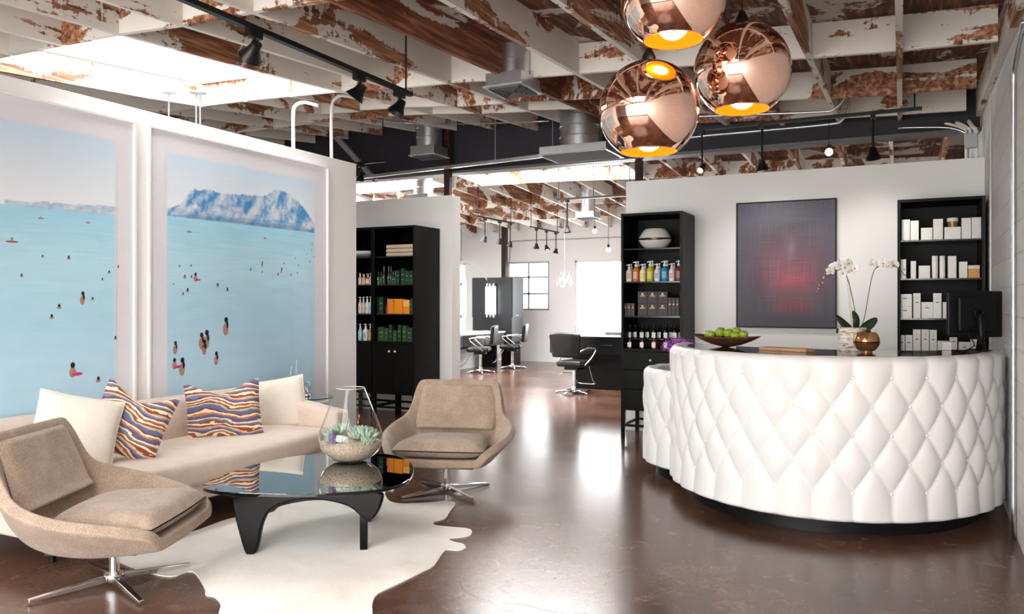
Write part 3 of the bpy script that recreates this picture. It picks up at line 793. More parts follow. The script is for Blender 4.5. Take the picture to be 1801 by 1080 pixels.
def seascape(label, y0, y1, z0, z1, iy0, iy1, iz0, iz1, hor, mount, specs, seed):
    r = thing('framed_photograph', label, 'picture', (XL, (y0+y1)/2, z0), 0, 'large framed beach photographs')
    oy, oz = (y0+y1)/2, z0
    fm = P('picture_frame_white', (.84,.83,.83), .4)
    m = MB(); T = .022; D = .036
    for a,b_,c,d in ((y0,y0+T,z0,z1),(y1-T,y1,z0,z1),(y0+T,y1-T,z0,z0+T),(y0+T,y1-T,z1-T,z1)): m.box(.002,D,a-oy,b_-oy,c-oz,d-oz)
    m.build('frame', fm, r, bevel=.003)
    m = MB(); m.box(.004,.016,y0+T-oy,y1-T-oy,z0+T-oz,z1-T-oz); m.build('mat_board', P('picture_mat', (.80,.795,.84), .6), r)
    ny, nz = 150, 210; m = MB(); cols = []
    def fn(u, v): return (.019, iy0+(iy1-iy0)*u-oy, iz0+(iz1-iz0)*v-oz)
    m.grid(fn, ny, nz)
    for j in range(nz):
        for i in range(ny):
            u = i/(ny-1); v = j/(nz-1); z = iz0+(iz1-iz0)*v; y = iy0+(iy1-iy0)*u
            if z > hor:
                t = (z-hor)/(iz1-hor); warm = math.exp(-((u-.1)**2)/.12)*(1-t)*.6 if mount < .2 else .15*(1-t)
                c = [a*(1-t)+b_*t for a,b_ in zip(hexc('#f6f8fc'), hexc('#cfe6f8'))]
                c = [a*(1-warm)+b_*warm for a,b_ in zip(c, hexc('#fbfaf4'))]
                # headland
                if mount < .2: top = hor + max(0, .03+.10*(u-.55)) if u > .55 else hor
                else:
                    prof = [(0,.05),(.08,.10),(.14,.22),(.22,.24),(.34,.23),(.5,.25),(.62,.27),(.68,.33),(.75,.34),(.82,.30),(.9,.22),(.97,.12),(1,.08)]
                    for (ua,ha),(ub,hb) in zip(prof, prof[1:]):
                        if ua <= u <= ub: top = hor + (ha+(hb-ha)*(u-ua)/(ub-ua))*1.1
                top += .012*noise.noise(Vector((u*18, seed, 0)))*(1 if top > hor else 0)
                if z < top:
                    q = (z-hor)/max(.02, top-hor)
                    n_ = noise.noise(Vector((u*16-q*1.5, z*4, seed)))+.5*noise.noise(Vector((u*45, z*20, seed)))+.35*noise.noise(Vector((u*110, z*60, seed)))
                    lo_, hi = hexc('#4a98d4'), hexc('#dde6ee')
                    k = min(1, max(0, .5+1.15*n_ + (.1 if q < .5 else 0)))
                    if q < .22: k *= .55
                    if mount < .2: k = .5+.5*k
                    c = [a*(1-k)+b_*k for a,b_ in zip(lo_, hi)]
                    if mount > .2 and q < .12: c = [x*.75 for x in c]
            else:
                t = min(1, (hor-z)/(hor-iz0)); k = t**.6
                c = [a*(1-k)+b_*k for a,b_ in zip(hexc('#a5dff6'), hexc('#c0e3f8'))]
                mid = math.exp(-((t-.25)/.18)**2)*.45
                c = [a*(1-mid)+b_*mid for a,b_ in zip(c, hexc('#cdeffc'))]
                rip = .05*noise.noise(Vector((y*3, z*60/(.3+t), seed)))*(1-t)**1.5 + .02*noise.noise(Vector((y*5,z*14,seed)))
                c = [max(0, x*(1+rip*2)) for x in c]
            e = min(u, 1-u, 1-v, v)
            if e < .012: k = 1-e/.012; c = [a*(1-k)+b_*k for a,b_ in zip(c, (.80,.795,.84))]
            cols.append(c)
    swimmers([(y-oy, z-oz, s_, k) for y,z,s_,k in specs], m, cols, 0, 0)
    for i in range(ny*nz, len(m.v)): m.v[i] = (m.v[i][0]+.019, m.v[i][1], m.v[i][2])
    mt, nt, b = new_mat('print_'+str(seed)); ca = nt.nodes.new('ShaderNodeVertexColor'); ca.layer_name = 'paint'
    nt.links.new(ca.outputs[0], b.inputs['Base Color']); b.inputs['Roughness'].default_value = .35
    m.build('photograph', mt, r, cols=cols)
    m = MB(); m.add([(.034,y0+T-oy,z0+T-oz),(.034,y1-T-oy,z0+T-oz),(.034,y1-T-oy,z1-T-oz),(.034,y0+T-oy,z1-T-oz)],[(0,1,2,3)]); m.build('glazing', glass('picture_glazing', (1,1,1), .8, 1.35), r)
    return r
def on(px, py): p = atX(px, py, XL+.02); return p.y, p.z
def sw(l): return [(*on(x,y), s_, k) for x,y,s_,k in l]
L1 = sw([(21,425,.08,'b'),(38,486,.05,'h'),(75,452,.04,'h'),(121,455,.06,'h'),(145,528,.09,'s'),(163,527,.05,'h'),(104,541,.07,'h'),(91,559,.07,'h'),(180,492,.04,'h'),(192,480,.05,'h'),(128,655,.13,'p'),(173,670,.09,'h'),(203,596,.06,'h'),(155,392,.04,'b'),(72,384,.04,'b'),(208,470,.04,'h'),(30,610,.0,'h')])
L2 = sw([(316,469,.04,'h'),(336,468,.04,'h'),(325,488,.06,'h'),(344,490,.09,'p'),(337,488,.05,'h'),(383,503,.07,'h'),(400,511,.07,'h'),(330,512,.07,'h'),(322,518,.05,'h'),(441,475,.05,'h'),(461,466,.05,'s'),(461,479,.04,'h'),(489,483,.05,'h'),(495,477,.05,'s'),(499,464,.035,'h'),(512,484,.04,'h'),(523,481,.04,'h'),(525,467,.035,'h'),(545,461,.035,'h'),(519,455,.03,'h'),(548,440,.03,'h'),(540,448,.03,'h'),(552,452,.03,'h'),(549,430,.03,'h'),(535,440,.025,'h'),(397,579,.15,'s'),(354,604,.13,'s'),(363,602,.15,'s'),(359,615,.12,'s'),(308,615,.10,'s'),(380,634,.11,'s'),(307,643,.11,'p'),(320,650,.14,'s'),(333,408,.05,'b'),(466,419,.04,'b'),(305,500,.03,'h')])
seascape('large white framed beach photograph, cut off by the left edge, with a faint low coast', 2.06,4.255,.45,2.89, 2.24,4.09,.62,2.72, 2.14, .1, L1, 3)
seascape('large white framed beach photograph with a blue rocky headland, nearer the dark cabinet', 4.365,6.56,.45,2.89, 4.54,6.36,.62,2.72, 2.19, .5, L2, 8)

# the painting behind the desk
x0, x1, z0_, z1_ = -1.62, -.60, 1.215, 2.575
pr_ = thing('framed_painting', 'framed dark violet blurred face with red glow on the wall behind the desk', 'painting', ((x0+x1)/2, Yp, z0_))
W_, H_ = x1-x0, z1_-z0_
m = MB(); T = .014
for a,b_,c,d in ((-W_/2,-W_/2+T,0,H_),(W_/2-T,W_/2,0,H_),(-W_/2+T,W_/2-T,0,T),(-W_/2+T,W_/2-T,H_-T,H_)): m.box(a,b_,-.045,-.002,c,d)
m.build('frame', M_BLACKP, pr_, bevel=.002)
m = MB(); cols = []; nx, nz = 110, 140
m.grid(lambda u,v: ((u-.5)*(W_-2*T), -.036, T+v*(H_-2*T)), nx, nz)
def g2(u,v,cu,cv,su,sv): return math.exp(-((u-cu)/su)**2-((v-cv)/sv)**2)
for j in range(nz):
    for i in range(nx):
        u = i/(nx-1); v = j/(nz-1)
        c = [a*(1-v)+b_*v for a,b_ in zip(hexc('#433a4a'), hexc('#635d70'))]
        fe = 1/(1+math.exp((math.hypot((u-.55)/.40,(v-.46)/.34)-1)*9))
        c = [a*(1-.65*fe)+b_*.65*fe for a,b_ in zip(c, hexc('#6a4250'))]
        for cu,cv,su,sv,k,hx in ((.57,.38,.2,.10,.75,'#c8485a'),(.57,.31,.14,.025,.35,'#5a2434'),(.58,.17,.17,.05,.75,'#8c2430'),(.42,.50,.17,.14,.55,'#9a5a68'),(.72,.47,.14,.13,.4,'#8d4d5c'),(.56,.62,.05,.10,.5,'#98808c'),(.58,.80,.2,.03,.4,'#2f2832'),(.35,.72,.2,.05,.4,'#3a323c'),(.22,.28,.08,.18,.4,'#2c222b'),(.90,.3,.08,.2,.35,'#2c222b'),(.57,.07,.3,.04,.4,'#2a222b'),(.57,.26,.2,.02,.25,'#40202c')):
            g = g2(u,v,cu,cv,su,sv)*k; c = [a*(1-g)+b_*g for a,b_ in zip(c, hexc(hx))]
        cols.append(c)
mt, nt, b = new_mat('painted_canvas'); ca = nt.nodes.new('ShaderNodeVertexColor'); ca.layer_name = 'paint'
n1 = tnoise(nt, mapping(nt,(220,1,2.5)), 1, 2); n2 = tnoise(nt, mapping(nt,(2.5,1,220)), 1, 2)
wv = mathn(nt,'ADD',mathn(nt,'MULTIPLY',n1,.9),mathn(nt,'MULTIPLY',n2,.7))
wr = ramp(nt, wv, [(.55,(.48,.48,.50)),(1.0,(1.02,1.02,1.06))])
mm = nt.nodes.new('ShaderNodeMix'); mm.data_type='RGBA'; mm.blend_type='MULTIPLY'; mm.inputs[0].default_value=1
nt.links.new(ca.outputs[0], mm.inputs[6]); nt.links.new(wr, mm.inputs[7]); nt.links.new(mm.outputs[2], b.inputs['Base Color']); b.inputs['Roughness'].default_value = .5
m.build('canvas', mt, pr_, cols=cols)

# ---------------------------------------------------------------- tall cabinets
SH = (2.075, 1.715, 1.34, .985)
M_KNOB = P('crystal_knob', (.85,.86,.88), .1, .6)
M_SHELFG = P('dark_glass_shelf', '#0a0b0d', .15)
def cabinet(label, x0, x1, y0, y1, kind, side_r, group, legs=True):
    r = thing('shelf_cabinet', label, 'cabinet', ((x0+x1)/2, (y0+y1)/2, 0), 0, group); W2 = (x1-x0)/2; D2 = (y1-y0)/2; T = .028; top = 2.46; bot = .31
    m = MB(); m.box(-W2,-W2+T,-D2,D2,bot,top); m.box(-W2+T,W2-T,-D2,D2,top-T,top); m.box(-W2+T,W2-T,-D2,D2,bot,bot+T); m.box(-W2+T,W2-T,-D2,D2,SH[3]-.03,SH[3]); m.build('carcass', M_EBONY, r, bevel=.0015)
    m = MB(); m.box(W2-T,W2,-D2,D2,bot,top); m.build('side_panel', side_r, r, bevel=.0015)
    m = MB(); m.box(-W2+T,W2-T,D2-.02,D2-.005,bot+T,top-T); m.build('back_panel', M_EBONY, r)
    for z in SH[:3]:
        m = MB(); m.box(-W2+T,W2-T,-D2+.02,D2-.02,z-.014,z); m.build('shelf', M_SHELFG, r)
    if kind == 'drawers':
        hs = [(.325,.54),(.545,.752),(.757,.952)]
        for a,b_ in hs:
            m = MB(); m.box(-W2+.005,W2-.005,-D2-.018,-D2-.001,a,b_); d = m.build('drawer', M_EBONY, r, bevel=.002)
            m = MB(); m.ball((0,-D2-.03,(a+b_)/2+.01), .016, 10); m.build('knob', M_KNOB, d, smooth='all')
    else:
        for s_ in (-1,1):
            a, b_ = (-W2+.004,-.002) if s_ < 0 else (.002,W2-.004)
            m = MB(); m.box(a,b_,-D2-.018,-D2-.001,.325,.952); d = m.build('door', M_EBONY, r, bevel=.002)
            m = MB(); m.ball((s_*.045,-D2-.032,.862), .018, 10); m.build('knob', M_KNOB, d, smooth='all')
    if legs:
        for sx in (-1,1):
            for sy in (-1,1):
                m = MB(); x = sx*(W2-.018); y = sy*(D2-.018); m.box(x-.018,x+.018,y-.018,y+.018,0,bot); m.build('leg', M_EBONY, r)
        m = MB(); m.box(-W2+.02,W2-.02,-D2+.01,-D2+.03,.13,.155); m.box(-W2+.02,W2-.02,D2-.03,D2-.01,.13,.155)
        for sx in (-1,1): x = sx*(W2-.018); m.box(x-.012,x+.012,-D2+.03,D2-.03,.13,.155)
        m.build('stretcher', M_EBONY, r)
    return r
YC0, YC1 = 8.37, 8.93
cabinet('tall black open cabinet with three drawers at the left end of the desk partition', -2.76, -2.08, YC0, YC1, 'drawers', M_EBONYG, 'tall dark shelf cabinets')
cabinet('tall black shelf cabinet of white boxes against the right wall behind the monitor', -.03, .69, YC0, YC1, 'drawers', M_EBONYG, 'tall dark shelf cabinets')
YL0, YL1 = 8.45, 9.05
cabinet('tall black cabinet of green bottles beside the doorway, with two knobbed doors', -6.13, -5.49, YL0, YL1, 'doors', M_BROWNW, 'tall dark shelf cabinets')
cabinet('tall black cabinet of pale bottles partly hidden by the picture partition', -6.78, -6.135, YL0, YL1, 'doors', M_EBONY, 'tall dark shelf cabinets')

# ---------------------------------------------------------------- copper pendants
M_COPPER = P('polished_copper', (.98,.64,.50), .04, 1)
M_GOLDIN = P('gold_lining_painted_glow', (1.0,.30,.04), .3, 1, emit=(1,.20,.005), es=.5)  # emission puts the bulb's orange glow into the gold lining
M_BULB = emis('warm_bulb', (1,.74,.38), 11)
def pendant(label, loc, R=.225):
    r = thing('pendant_lamp', label, 'pendant lamp', loc, 0, 'copper globe pendant lamps')
    zc = -.186; a0 = math.asin(min(1, .186/R))
    prof = []; n = 40
    for i in range(n+1):
        t = -a0 + (PI/2+a0-.12)*i/n; prof.append((R*math.cos(t), R*math.sin(t)))
    m = MB(); m.lathe(prof, n=64); m.build('globe', M_COPPER, r, smooth='all')
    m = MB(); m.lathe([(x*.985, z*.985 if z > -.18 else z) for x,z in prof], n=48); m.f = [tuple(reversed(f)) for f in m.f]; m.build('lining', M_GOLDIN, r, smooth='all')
    m = MB(); m.lathe([(R*math.cos(-a0)*.985, zc),(R*math.cos(-a0)+.002, zc-.002),(R*math.cos(-a0)+.003, zc+.002)], n=48); m.build('rim', M_COPPER, r, smooth='all')
    m = MB(); m.ball((0,0,-.115), .068, 20); m.tube([(0,0,-.06),(0,0,.06)], .02, 12); b_ = m.build('bulb', M_BULB, r, smooth='all')
    m = MB(); m.lathe([(0,R+.055),(.014,R+.055),(.02,R+.04),(.03,R+.02),(.032,R-.006),(0,R-.006)], n=20); m.build('cap', M_BLACKP, r, smooth=True)
    top = zb(loc[0], loc[1])+JD-loc[2]
    m = MB(); m.tube([(0,0,R+.05),(0,0,top)], .003, 6); m.build('cord', M_BLACKP, r)
    l = bpy.data.lights.new('pendant_bulb_light','POINT'); l.energy = 1.0; l.color = (1,.6,.28); l.shadow_soft_size = .05
    lo = bpy.data.objects.new('pendant_bulb_light', l); C.objects.link(lo); lo.parent = r; lo.location = (0,0,-.17)
def pz(px, py, Z):
    a = (px-CXP)/F; return ((CS*a-SN)*Z, (SN*a+CS)*Z, EYE+(HZ-py)/F*Z)
pendant('polished copper globe pendant hanging lowest and leftmost of the three', pz(1141,195,3.60))
pendant('polished copper globe pendant hanging furthest right of the three', pz(1305,124,3.78))
pendant('polished copper globe pendant hanging highest, cut off by the top edge', pz(1184,-5,3.42))
# ================================================================ things on the tables and desk
# terrarium on the coffee table
tx, ty = -3.36, 4.38
tr = thing('terrarium', 'teardrop glass terrarium of sand and green succulents standing on the coffee table', 'terrarium', (tx,ty,ZT+.001))
gl = [(.001,.004),(.09,.002),(.14,.02),(.19,.065),(.212,.12),(.213,.17),(.20,.225),(.172,.30),(.143,.37),(.118,.43),(.10,.475),(.095,.49)]
gs = [tuple(p) for p in [(v.x,v.y) for v in catmull([(a,b_,0) for a,b_ in gl], 4, False)]]
m = MB(); m.lathe(gs, n=56); m.build('glass_vessel', glass('vessel_glass',(.97,.985,.98),1.3,1.5), tr, smooth='all')
m = MB(); m.tube([(.095*math.cos(2*PI*k/40),.095*math.sin(2*PI*k/40),.49) for k in range(40)], .0025, 6, closed=True); m.build('rim', P('glass_rim',(.75,.8,.8),.08,0,.8), tr, smooth='all')
sp_ = [(r*.97,z+.006) for r,z in gs if z < .13]
m = MB(); m.lathe(sp_, n=48)
rt = sp_[-1][0]; zt2 = sp_[-1][1]
def sandtop(u, v):
    t = 2*PI*u; r = rt*(1-v)*.999+.0001; x = r*math.cos(t); y = r*math.sin(t)
    return (x, y, zt2+ (.0 if v == 0 else .03*v*noise.noise(Vector((x*9,y*9,1)))+.006*noise.noise(Vector((x*60,y*60,2)))+.012*v))
m.grid(sandtop, 48, 16, True)
mt, nt, b = new_mat('terrarium_sand'); v_ = mapping(nt,(1,1,1)); n = tnoise(nt, v_, 160, 3)
nt.links.new(ramp(nt, n, [(.35,hexc('#8d7460')),(.5,hexc('#cdb8a2')),(.65,hexc('#e8dccb'))]), b.inputs['Base Color']); b.inputs['Roughness'].default_value=.9; bump(nt,b,n,.8,.006)
o = m.build('sand', mt, tr, smooth='all'); o['kind'] = 'stuff'
M_SUCC = P('succulent_green', '#a3b8a2', .5, vary=.3, vscale=30)
def rosette(c, R, lay=5, per=9, mat=M_SUCC, parent=tr, tilt=(0,0)):
    m = MB(); c = Vector(c); T = Matrix.Translation(c) @ Matrix.Rotation(tilt[0],4,'X') @ Matrix.Rotation(tilt[1],4,'Y')
    for l in range(lay):
        el = R_(8 + 72*l/(lay-1)); L0 = R*(1-.5*l/lay)
        for k in range(per):
            a = 2*PI*(k+.5*(l%2))/per
            pts = []
            for i in range(5):
                t = i/4; e2 = el + .5*t
                pts.append(T @ Vector((math.cos(a)*L0*t*math.cos(e2), math.sin(a)*L0*t*math.cos(e2), L0*t*math.sin(e2)*.9)))
            m.tube(pts, [R*.07,R*.15,R*.17,R*.11,R*.01], 6)
    return m.build('succulent', mat, parent, smooth='all')
rosette((-.11,-.01,.16), .105, 5, 8, tilt=(.2,-.3)); rosette((-.09,-.10,.135), .06, 5, 9)
rosette((.035,.02,.15), .08, 5, 10); rosette((.105,.04,.16), .105, 5, 8, tilt=(-.2,.2)); rosette((-.02,-.09,.14), .06, 5, 9); rosette((.0,.09,.16), .09, 5, 10); rosette((.15,-.03,.135), .06, 5, 9, tilt=(.2,.5)); rosette((-.13,.08,.17),.09,5,10)
m = MB(); 
for k in range(6):
    a = k*1.05; m.tube([(-.055+.012*math.cos(a),-.12+.012*math.sin(a),.115),(-.058+.016*math.cos(a),-.12+.012*math.sin(a),.165+.02*(k%3)),(-.058+.014*math.cos(a),-.12+.01*math.sin(a),.18+.02*(k%3))],[.014,.015,.001],5)
m.build('amethyst_crystal', P('amethyst','#7d6f93',.2,vary=.5,vscale=60), tr)
# side table
st_ = thing('side_table', 'small round glass side table on a thin black stem beside the far sofa arm', 'table', (-4.98,5.84,0))
m = MB(); m.cyl((0,0),.245,.60,.612,48); m.build('glass_top', glass('side_table_glass',(.55,.72,.72),1.6), st_, bevel=.002, smooth=True)
m = MB(); m.tube([(.0,-.0,.02),(.0,0,.60)], .012, 14); m.cyl((0,0),.15,0,.02,32); m.build('stem', M_BLACKP, st_, smooth=True)
m = MB(); m.cyl((0,0),.03,.612,.63,20); m.tube([(0,0,.63),(0,0,.68)],.009,10); m.tube([(0+.032*math.cos(2*PI*k/24)*1, .0, .712+.036*math.sin(2*PI*k/24)) for k in range(24)], .004, 8, closed=True); m.build('ring_handle', M_CHROME, st_, smooth='all')
def teardrop(label, loc, s_, hh):
    m = MB(); pr2 = [(v.x,v.y) for v in catmull([(.001,.002,0),(.05*s_,.004,0),(.068*s_,.05,0),(.05*s_,.11,0),(.02*s_,hh*.62,0),(.012*s_,hh*.85,0),(.018*s_,hh,0)],4,False)]
    m.lathe(pr2, n=32); o = m.build('glass_vase', M_GLASS, None, smooth='all'); o.location = loc; tag(o, label, 'vase', 'teardrop glass vases on the side table'); return o
teardrop('tall clear teardrop glass vase on the side table, behind its partner', (-5.13,5.86,.613), .9, .34)
teardrop('clear teardrop glass vase on the side table, nearer the ring handle', (-5.07,5.72,.613), 1.05, .30)

# things on the desk
ZD = 1.1435
M_BOWL = m_darkwood('dark_wooden_bowl_wood', '#3a2418', '#6d4a33', .5, False)
bl = thing('fruit_bowl', 'long shallow dark wooden bowl holding green apples on the reception desk', 'bowl', (-1.23,6.32,ZD))
bl.rotation_euler = (0,0,R_(-26))
m = MB()
def bw(u, v):
    t = 2*PI*u
    k = [(.0,.0),(.10,.0),(.45,.022),(.75,.055),(.93,.082),(1,.096),(.98,.097),(.9,.085),(.7,.06),(.4,.032),(.0,.016)]
    i = int(round(v*10)); r, z = k[i]
    r = max(r, 1e-4); lift = .022*abs(math.cos(t))**3*r**2
    return (r*.31*math.cos(t), r*.125*math.sin(t), z*.85+lift*.6)
m.grid(bw, 48, 11, True); m.build('bowl_body', M_BOWL, bl, smooth='all')
M_APPLE = P('green_apple', '#8ea62a', .3, vary=.25, vscale=14)
ap = [(-.165,0,.068,'far left in'),(-.115,-.035,.07,'low front left in'),(-.06,.02,.098,'upper left in'),(-.028,-.035,.092,'front centre left in'),(.012,.035,.088,'back centre of'),(.045,-.03,.088,'front centre right in'),(.085,.02,.10,'upper right in'),(.11,-.03,.07,'low front right in'),(.165,.0,.078,'far right in'),(-.10,.045,.072,'back left in')]
for x, y, z, w_ in ap:
    c = bl.matrix_world
    X = -1.23 + x*math.cos(R_(-26)) - y*math.sin(R_(-26)); Y = 6.32 + x*math.sin(R_(-26)) + y*math.cos(R_(-26))
    a_ = thing('apple', 'green apple lying %s the dark wooden bowl' % w_, 'apple', (X,Y,ZD+z-.012), random.random()*6, 'green apples in the bowl')
    m = MB(); m.lathe([(.001,.006),(.014,.0),(.028,.012),(.036,.034),(.034,.05),(.022,.063),(.01,.062),(.001,.055)], n=20); m.build('flesh', M_APPLE, a_, smooth='all')
    m = MB(); m.tube([(0,0,.054),(.003,0,.072)], .0015, 5); m.build('stem', M_BOWL, a_)
# wooden board
o = MB(); o.box(-.19,.19,-.06,.06,0,.022); o = o.build('wooden_board', P('pale_board','#c99b78',.5,vary=.3,vscale=20), None, bevel=.003); o.location = (-.74,6.02,ZD); o.rotation_euler=(0,0,R_(-26)); tag(o,'flat pale wooden board lying on the middle of the reception desk','board')
# lilac flowers
fl = thing('flower_vase', 'clear vase of purple lilac flowers at the left end of the desk', 'flowers', (-1.72,6.80,.869))
m = MB(); m.lathe([(.001,.002),(.04,.002),(.045,.05),(.04,.10),(.035,.14)], n=24); m.build('vase', M_GLASS, fl, smooth='all')
M_LILAC = P('lilac', '#b65fc2', .6, vary=.55, vscale=60); M_LEAF = P('leaf_green','#3f5a22',.5,vary=.3,vscale=30)
random.seed(11)
for k in range(7):
    a = k*2*PI/6 + .3; R0 = .085 if k < 6 else 0; c = Vector((R0*math.cos(a)*1.25, R0*math.sin(a), 0.275+random.uniform(-.03,.03)-(.02 if k<6 else -.03)))
    m = MB(); m.tube([(0,0,.02),(c.x*.4,c.y*.4,.13),tuple(c)], .003, 5); m.build('stem', M_LEAF, fl)
    m = MB()
    for q in range(70):
        d = Vector((random.gauss(0,1),random.gauss(0,1),random.gauss(0,1))).normalized()*random.uniform(.6,1)
        p = c + Vector((d.x*.055,d.y*.05,d.z*.05)); rr = .0085
        n_ = d; s1 = n_.orthogonal().normalized(); s2 = n_.cross(s1)
        q0 = [p+s1*rr, p+s2*rr*.5+s1*rr*.2, p+s2*rr, p-s1*rr*.3+s2*rr*.3, p-s1*rr, p-s2*rr*.4-s1*rr*.3, p-s2*rr, p+s1*rr*.4-s2*rr*.3]
        m.add([x+n_*(.003 if i%2==0 else 0) for i,x in enumerate(q0)]+[p-n_*.003], [(i,(i+1)%8,8) for i in range(8)])
    m.build('blossom', M_LILAC, fl)
# orchid
OX, OY = -.315, 6.24
oc = thing('orchid', 'white orchid with two arching stems in a pale bark pot on the desk', 'plant', (OX,OY,ZD))
zo = ((-SN)*OX + CS*OY)
def op(px, py, dz=0): p = Vector(pz(px,py,zo+dz)); return p - Vector((OX,OY,ZD))
mt, nt, b = new_mat('birch_bark'); n = tnoise(nt, mapping(nt,(6,6,30)), 3, 5, .6)
nt.links.new(ramp(nt,n,[(.35,hexc('#8d7a6c')),(.5,hexc('#d9cfc4')),(.7,hexc('#eee9e2'))]), b.inputs['Base Color']); b.inputs['Roughness'].default_value=.7; bump(nt,b,n,.5,.006)
m = MB(); m.lathe([(.001,0),(.092,0),(.094,.01),(.094,.165),(.091,.17),(.085,.165),(.084,.14),(.001,.14)], n=40); m.build('pot', mt, oc, smooth=True)
m = MB(); m.lathe([(.085,.138),(.06,.158),(.02,.165),(.001,.166)], n=24); m.build('moss', P('moss','#5a4630',.9,bump=.8,bscale=90), oc, smooth='all')
M_OLEAF = P('orchid_leaf', '#22381d', .35, vary=.3)
def leaf(pts, wd, name='leaf', mat=M_OLEAF, parent=oc, up=Vector((0,0,1))):
    pts = [Vector(p) for p in catmull([tuple(p) for p in pts], 4, False)]; n = len(pts); q = []
    for i, p in enumerate(pts):
        d = (pts[min(i+1,n-1)]-pts[max(i-1,0)]).normalized(); s_ = d.cross(up)
        if s_.length < .1: s_ = d.cross(Vector((0,1,0)))
        s_.normalize(); t = i/(n-1); w_ = wd*math.sin(PI*min(1,.12+.88*t))**.7 if t<1 else 0
        u_ = s_.cross(d)
        q += [p-s_*w_+u_*.25*w_, p, p+s_*w_+u_*.25*w_]
    m = MB(); m.add(q, [(i*3+k, i*3+k+1, (i+1)*3+k+1, (i+1)*3+k) for i in range(n-1) for k in (0,1)]); return m.build(name, mat, parent, smooth='all', solid=.002)
vw = Vector((-SN, CS, 0))*-1
for pts, wd in (([op(1500,583),op(1485,572),op(1468,553)], .032), ([op(1505,583,.05),op(1482,578,.1),op(1470,586,.1)],.022), ([op(1505,583,-.03),op(1505,562,-.05),op(1500,546,-.03)], .026), ([op(1513,583),op(1528,572),op(1543,559)], .034), ([op(1508,583,.05),op(1525,582,-.12),op(1530,588,-.14)],.02)):
    leaf(pts, wd, up=vw*.9+Vector((0,0,.5)))
M_OSTEM = P('orchid_stem', '#4b4d2e', .5)
m = MB(); m.tube(catmull([tuple(op(*p)) for p in ((1506,580),(1503,545),(1496,510),(1488,484),(1478,474),(1465,482),(1450,490),(1440,505))],5,False), .0028, 6); m.build('stem', M_OSTEM, oc, smooth='all')
m = MB(); m.tube(catmull([tuple(op(*p)) for p in ((1512,578),(1520,560),(1528,515),(1535,482),(1543,470),(1560,468),(1578,470),(1592,485))],5,False), .0028, 6); m.build('stem', M_OSTEM, oc, smooth='all')
m = MB(); m.tube([tuple(op(1498,580)),tuple(op(1489,480))], .0014, 5); m.tube([tuple(op(1500,580)),tuple(op(1493,490))], .0014, 5); m.build('support_stick', P('stick','#b9a58c',.6), oc)
M_PETAL = P('white_petal', (.93,.91,.89), .5); M_LIP = P('orchid_lip', '#d9a95a', .5)
def flower(c, R, yaw_, tl):
    f = bpy.data.objects.new('flower', None)
    T = Matrix.Translation(c) @ Matrix.Rotation(YAW+yaw_,4,'Z') @ Matrix.Rotation(tl,4,'X')
    m = MB()
    for k, (a, L0, w_) in enumerate(((90,1,.38),(210,1,.36),(330,1,.36),(165,1.05,.62),(15,1.05,.62))):
        a = R_(a); d = Vector((math.cos(a),0,math.sin(a))); s_ = Vector((-d.z,0,d.x)); q = [T @ Vector((0,0,0))]
        for t in (0.25,.5,.75,.95):
            hw = w_*R*math.sin(PI*t**.8)**.8
            for j in (-1,0,1): q.append(T @ (d*L0*R*t + s_*hw*j + Vector((0,-R*.18*math.sin(PI*t)+(.06*R if j==0 else 0)+(0 if k<3 else -.05*R),0))))
        q.append(T @ (d*L0*R+Vector((0,R*.05,0))))
        fs = [(0,1,2),(0,2,3)]
        for i in range(3): b0 = 1+3*i; fs += [(b0,b0+3,b0+4,b0+1),(b0+1,b0+4,b0+5,b0+2)]
        fs += [(10,13,11),(11,13,12)]; m.add(q, fs)
    o = m.build('flower', M_PETAL, oc, smooth='all')
    m = MB(); m.ball(tuple(T @ Vector((0,-R*.2,-R*.08))), R*.17, 8); m.build('lip', M_LIP, o, smooth='all'); return o
for px,py,s_,y_,tl in ((1460,477,.036,.3,.1),(1468,470,.038,-.2,-.2),(1477,466,.040,.2,0),(1486,470,.040,-.3,.2),(1492,463,.036,.4,-.1),(1497,475,.038,.1,.2),(1503,472,.034,-.4,0),(1482,480,.034,0,.3),
                       (1534,464,.036,.2,0),(1542,468,.03,-.4,.2),(1553,463,.038,-.1,.1),(1562,467,.032,.3,.1),(1572,466,.038,.1,0)):
    flower(op(px,py,random.uniform(-.03,.03)), s_*1.12, y_, tl)
for px,py,r in ((1449,488,.009),(1447,497,.007),(1441,501,.006),(1439,508,.005),(1437,512,.004),(1590,474,.007),(1592,484,.006),(1594,490,.005)):
    m = MB(); m.ball(tuple(op(px,py)), r, 8, 1,1,1.3); m.build('bud', P('orchid_bud','#c3a878',.5), oc, smooth='all')
# copper glass vase
vp = pz(1524, 630, 5.56)
cv = thing('copper_vase', 'small round copper tinted glass vase in front of the orchid pot', 'vase', (vp[0],vp[1],ZD))
pr3 = [(v.x,v.y) for v in catmull([(.001,.0,0),(.04,0,0),(.036,.008,0),(.06,.02,0),(.083,.055,0),(.086,.085,0),(.078,.115,0),(.066,.135,0),(.062,.14,0),(.058,.133,0)],3,False)]
m = MB(); m.lathe(pr3, n=40); m.build('vase_body', P('copper_glass','#b98a5c',.08,.75), cv, smooth='all')
m = MB(); m.lathe([(.0845,.058),(.0868,.072),(.0872,.078)], n=40); m.build('dark_band', P('copper_band','#5c3413',.1,.8), cv, smooth='all')
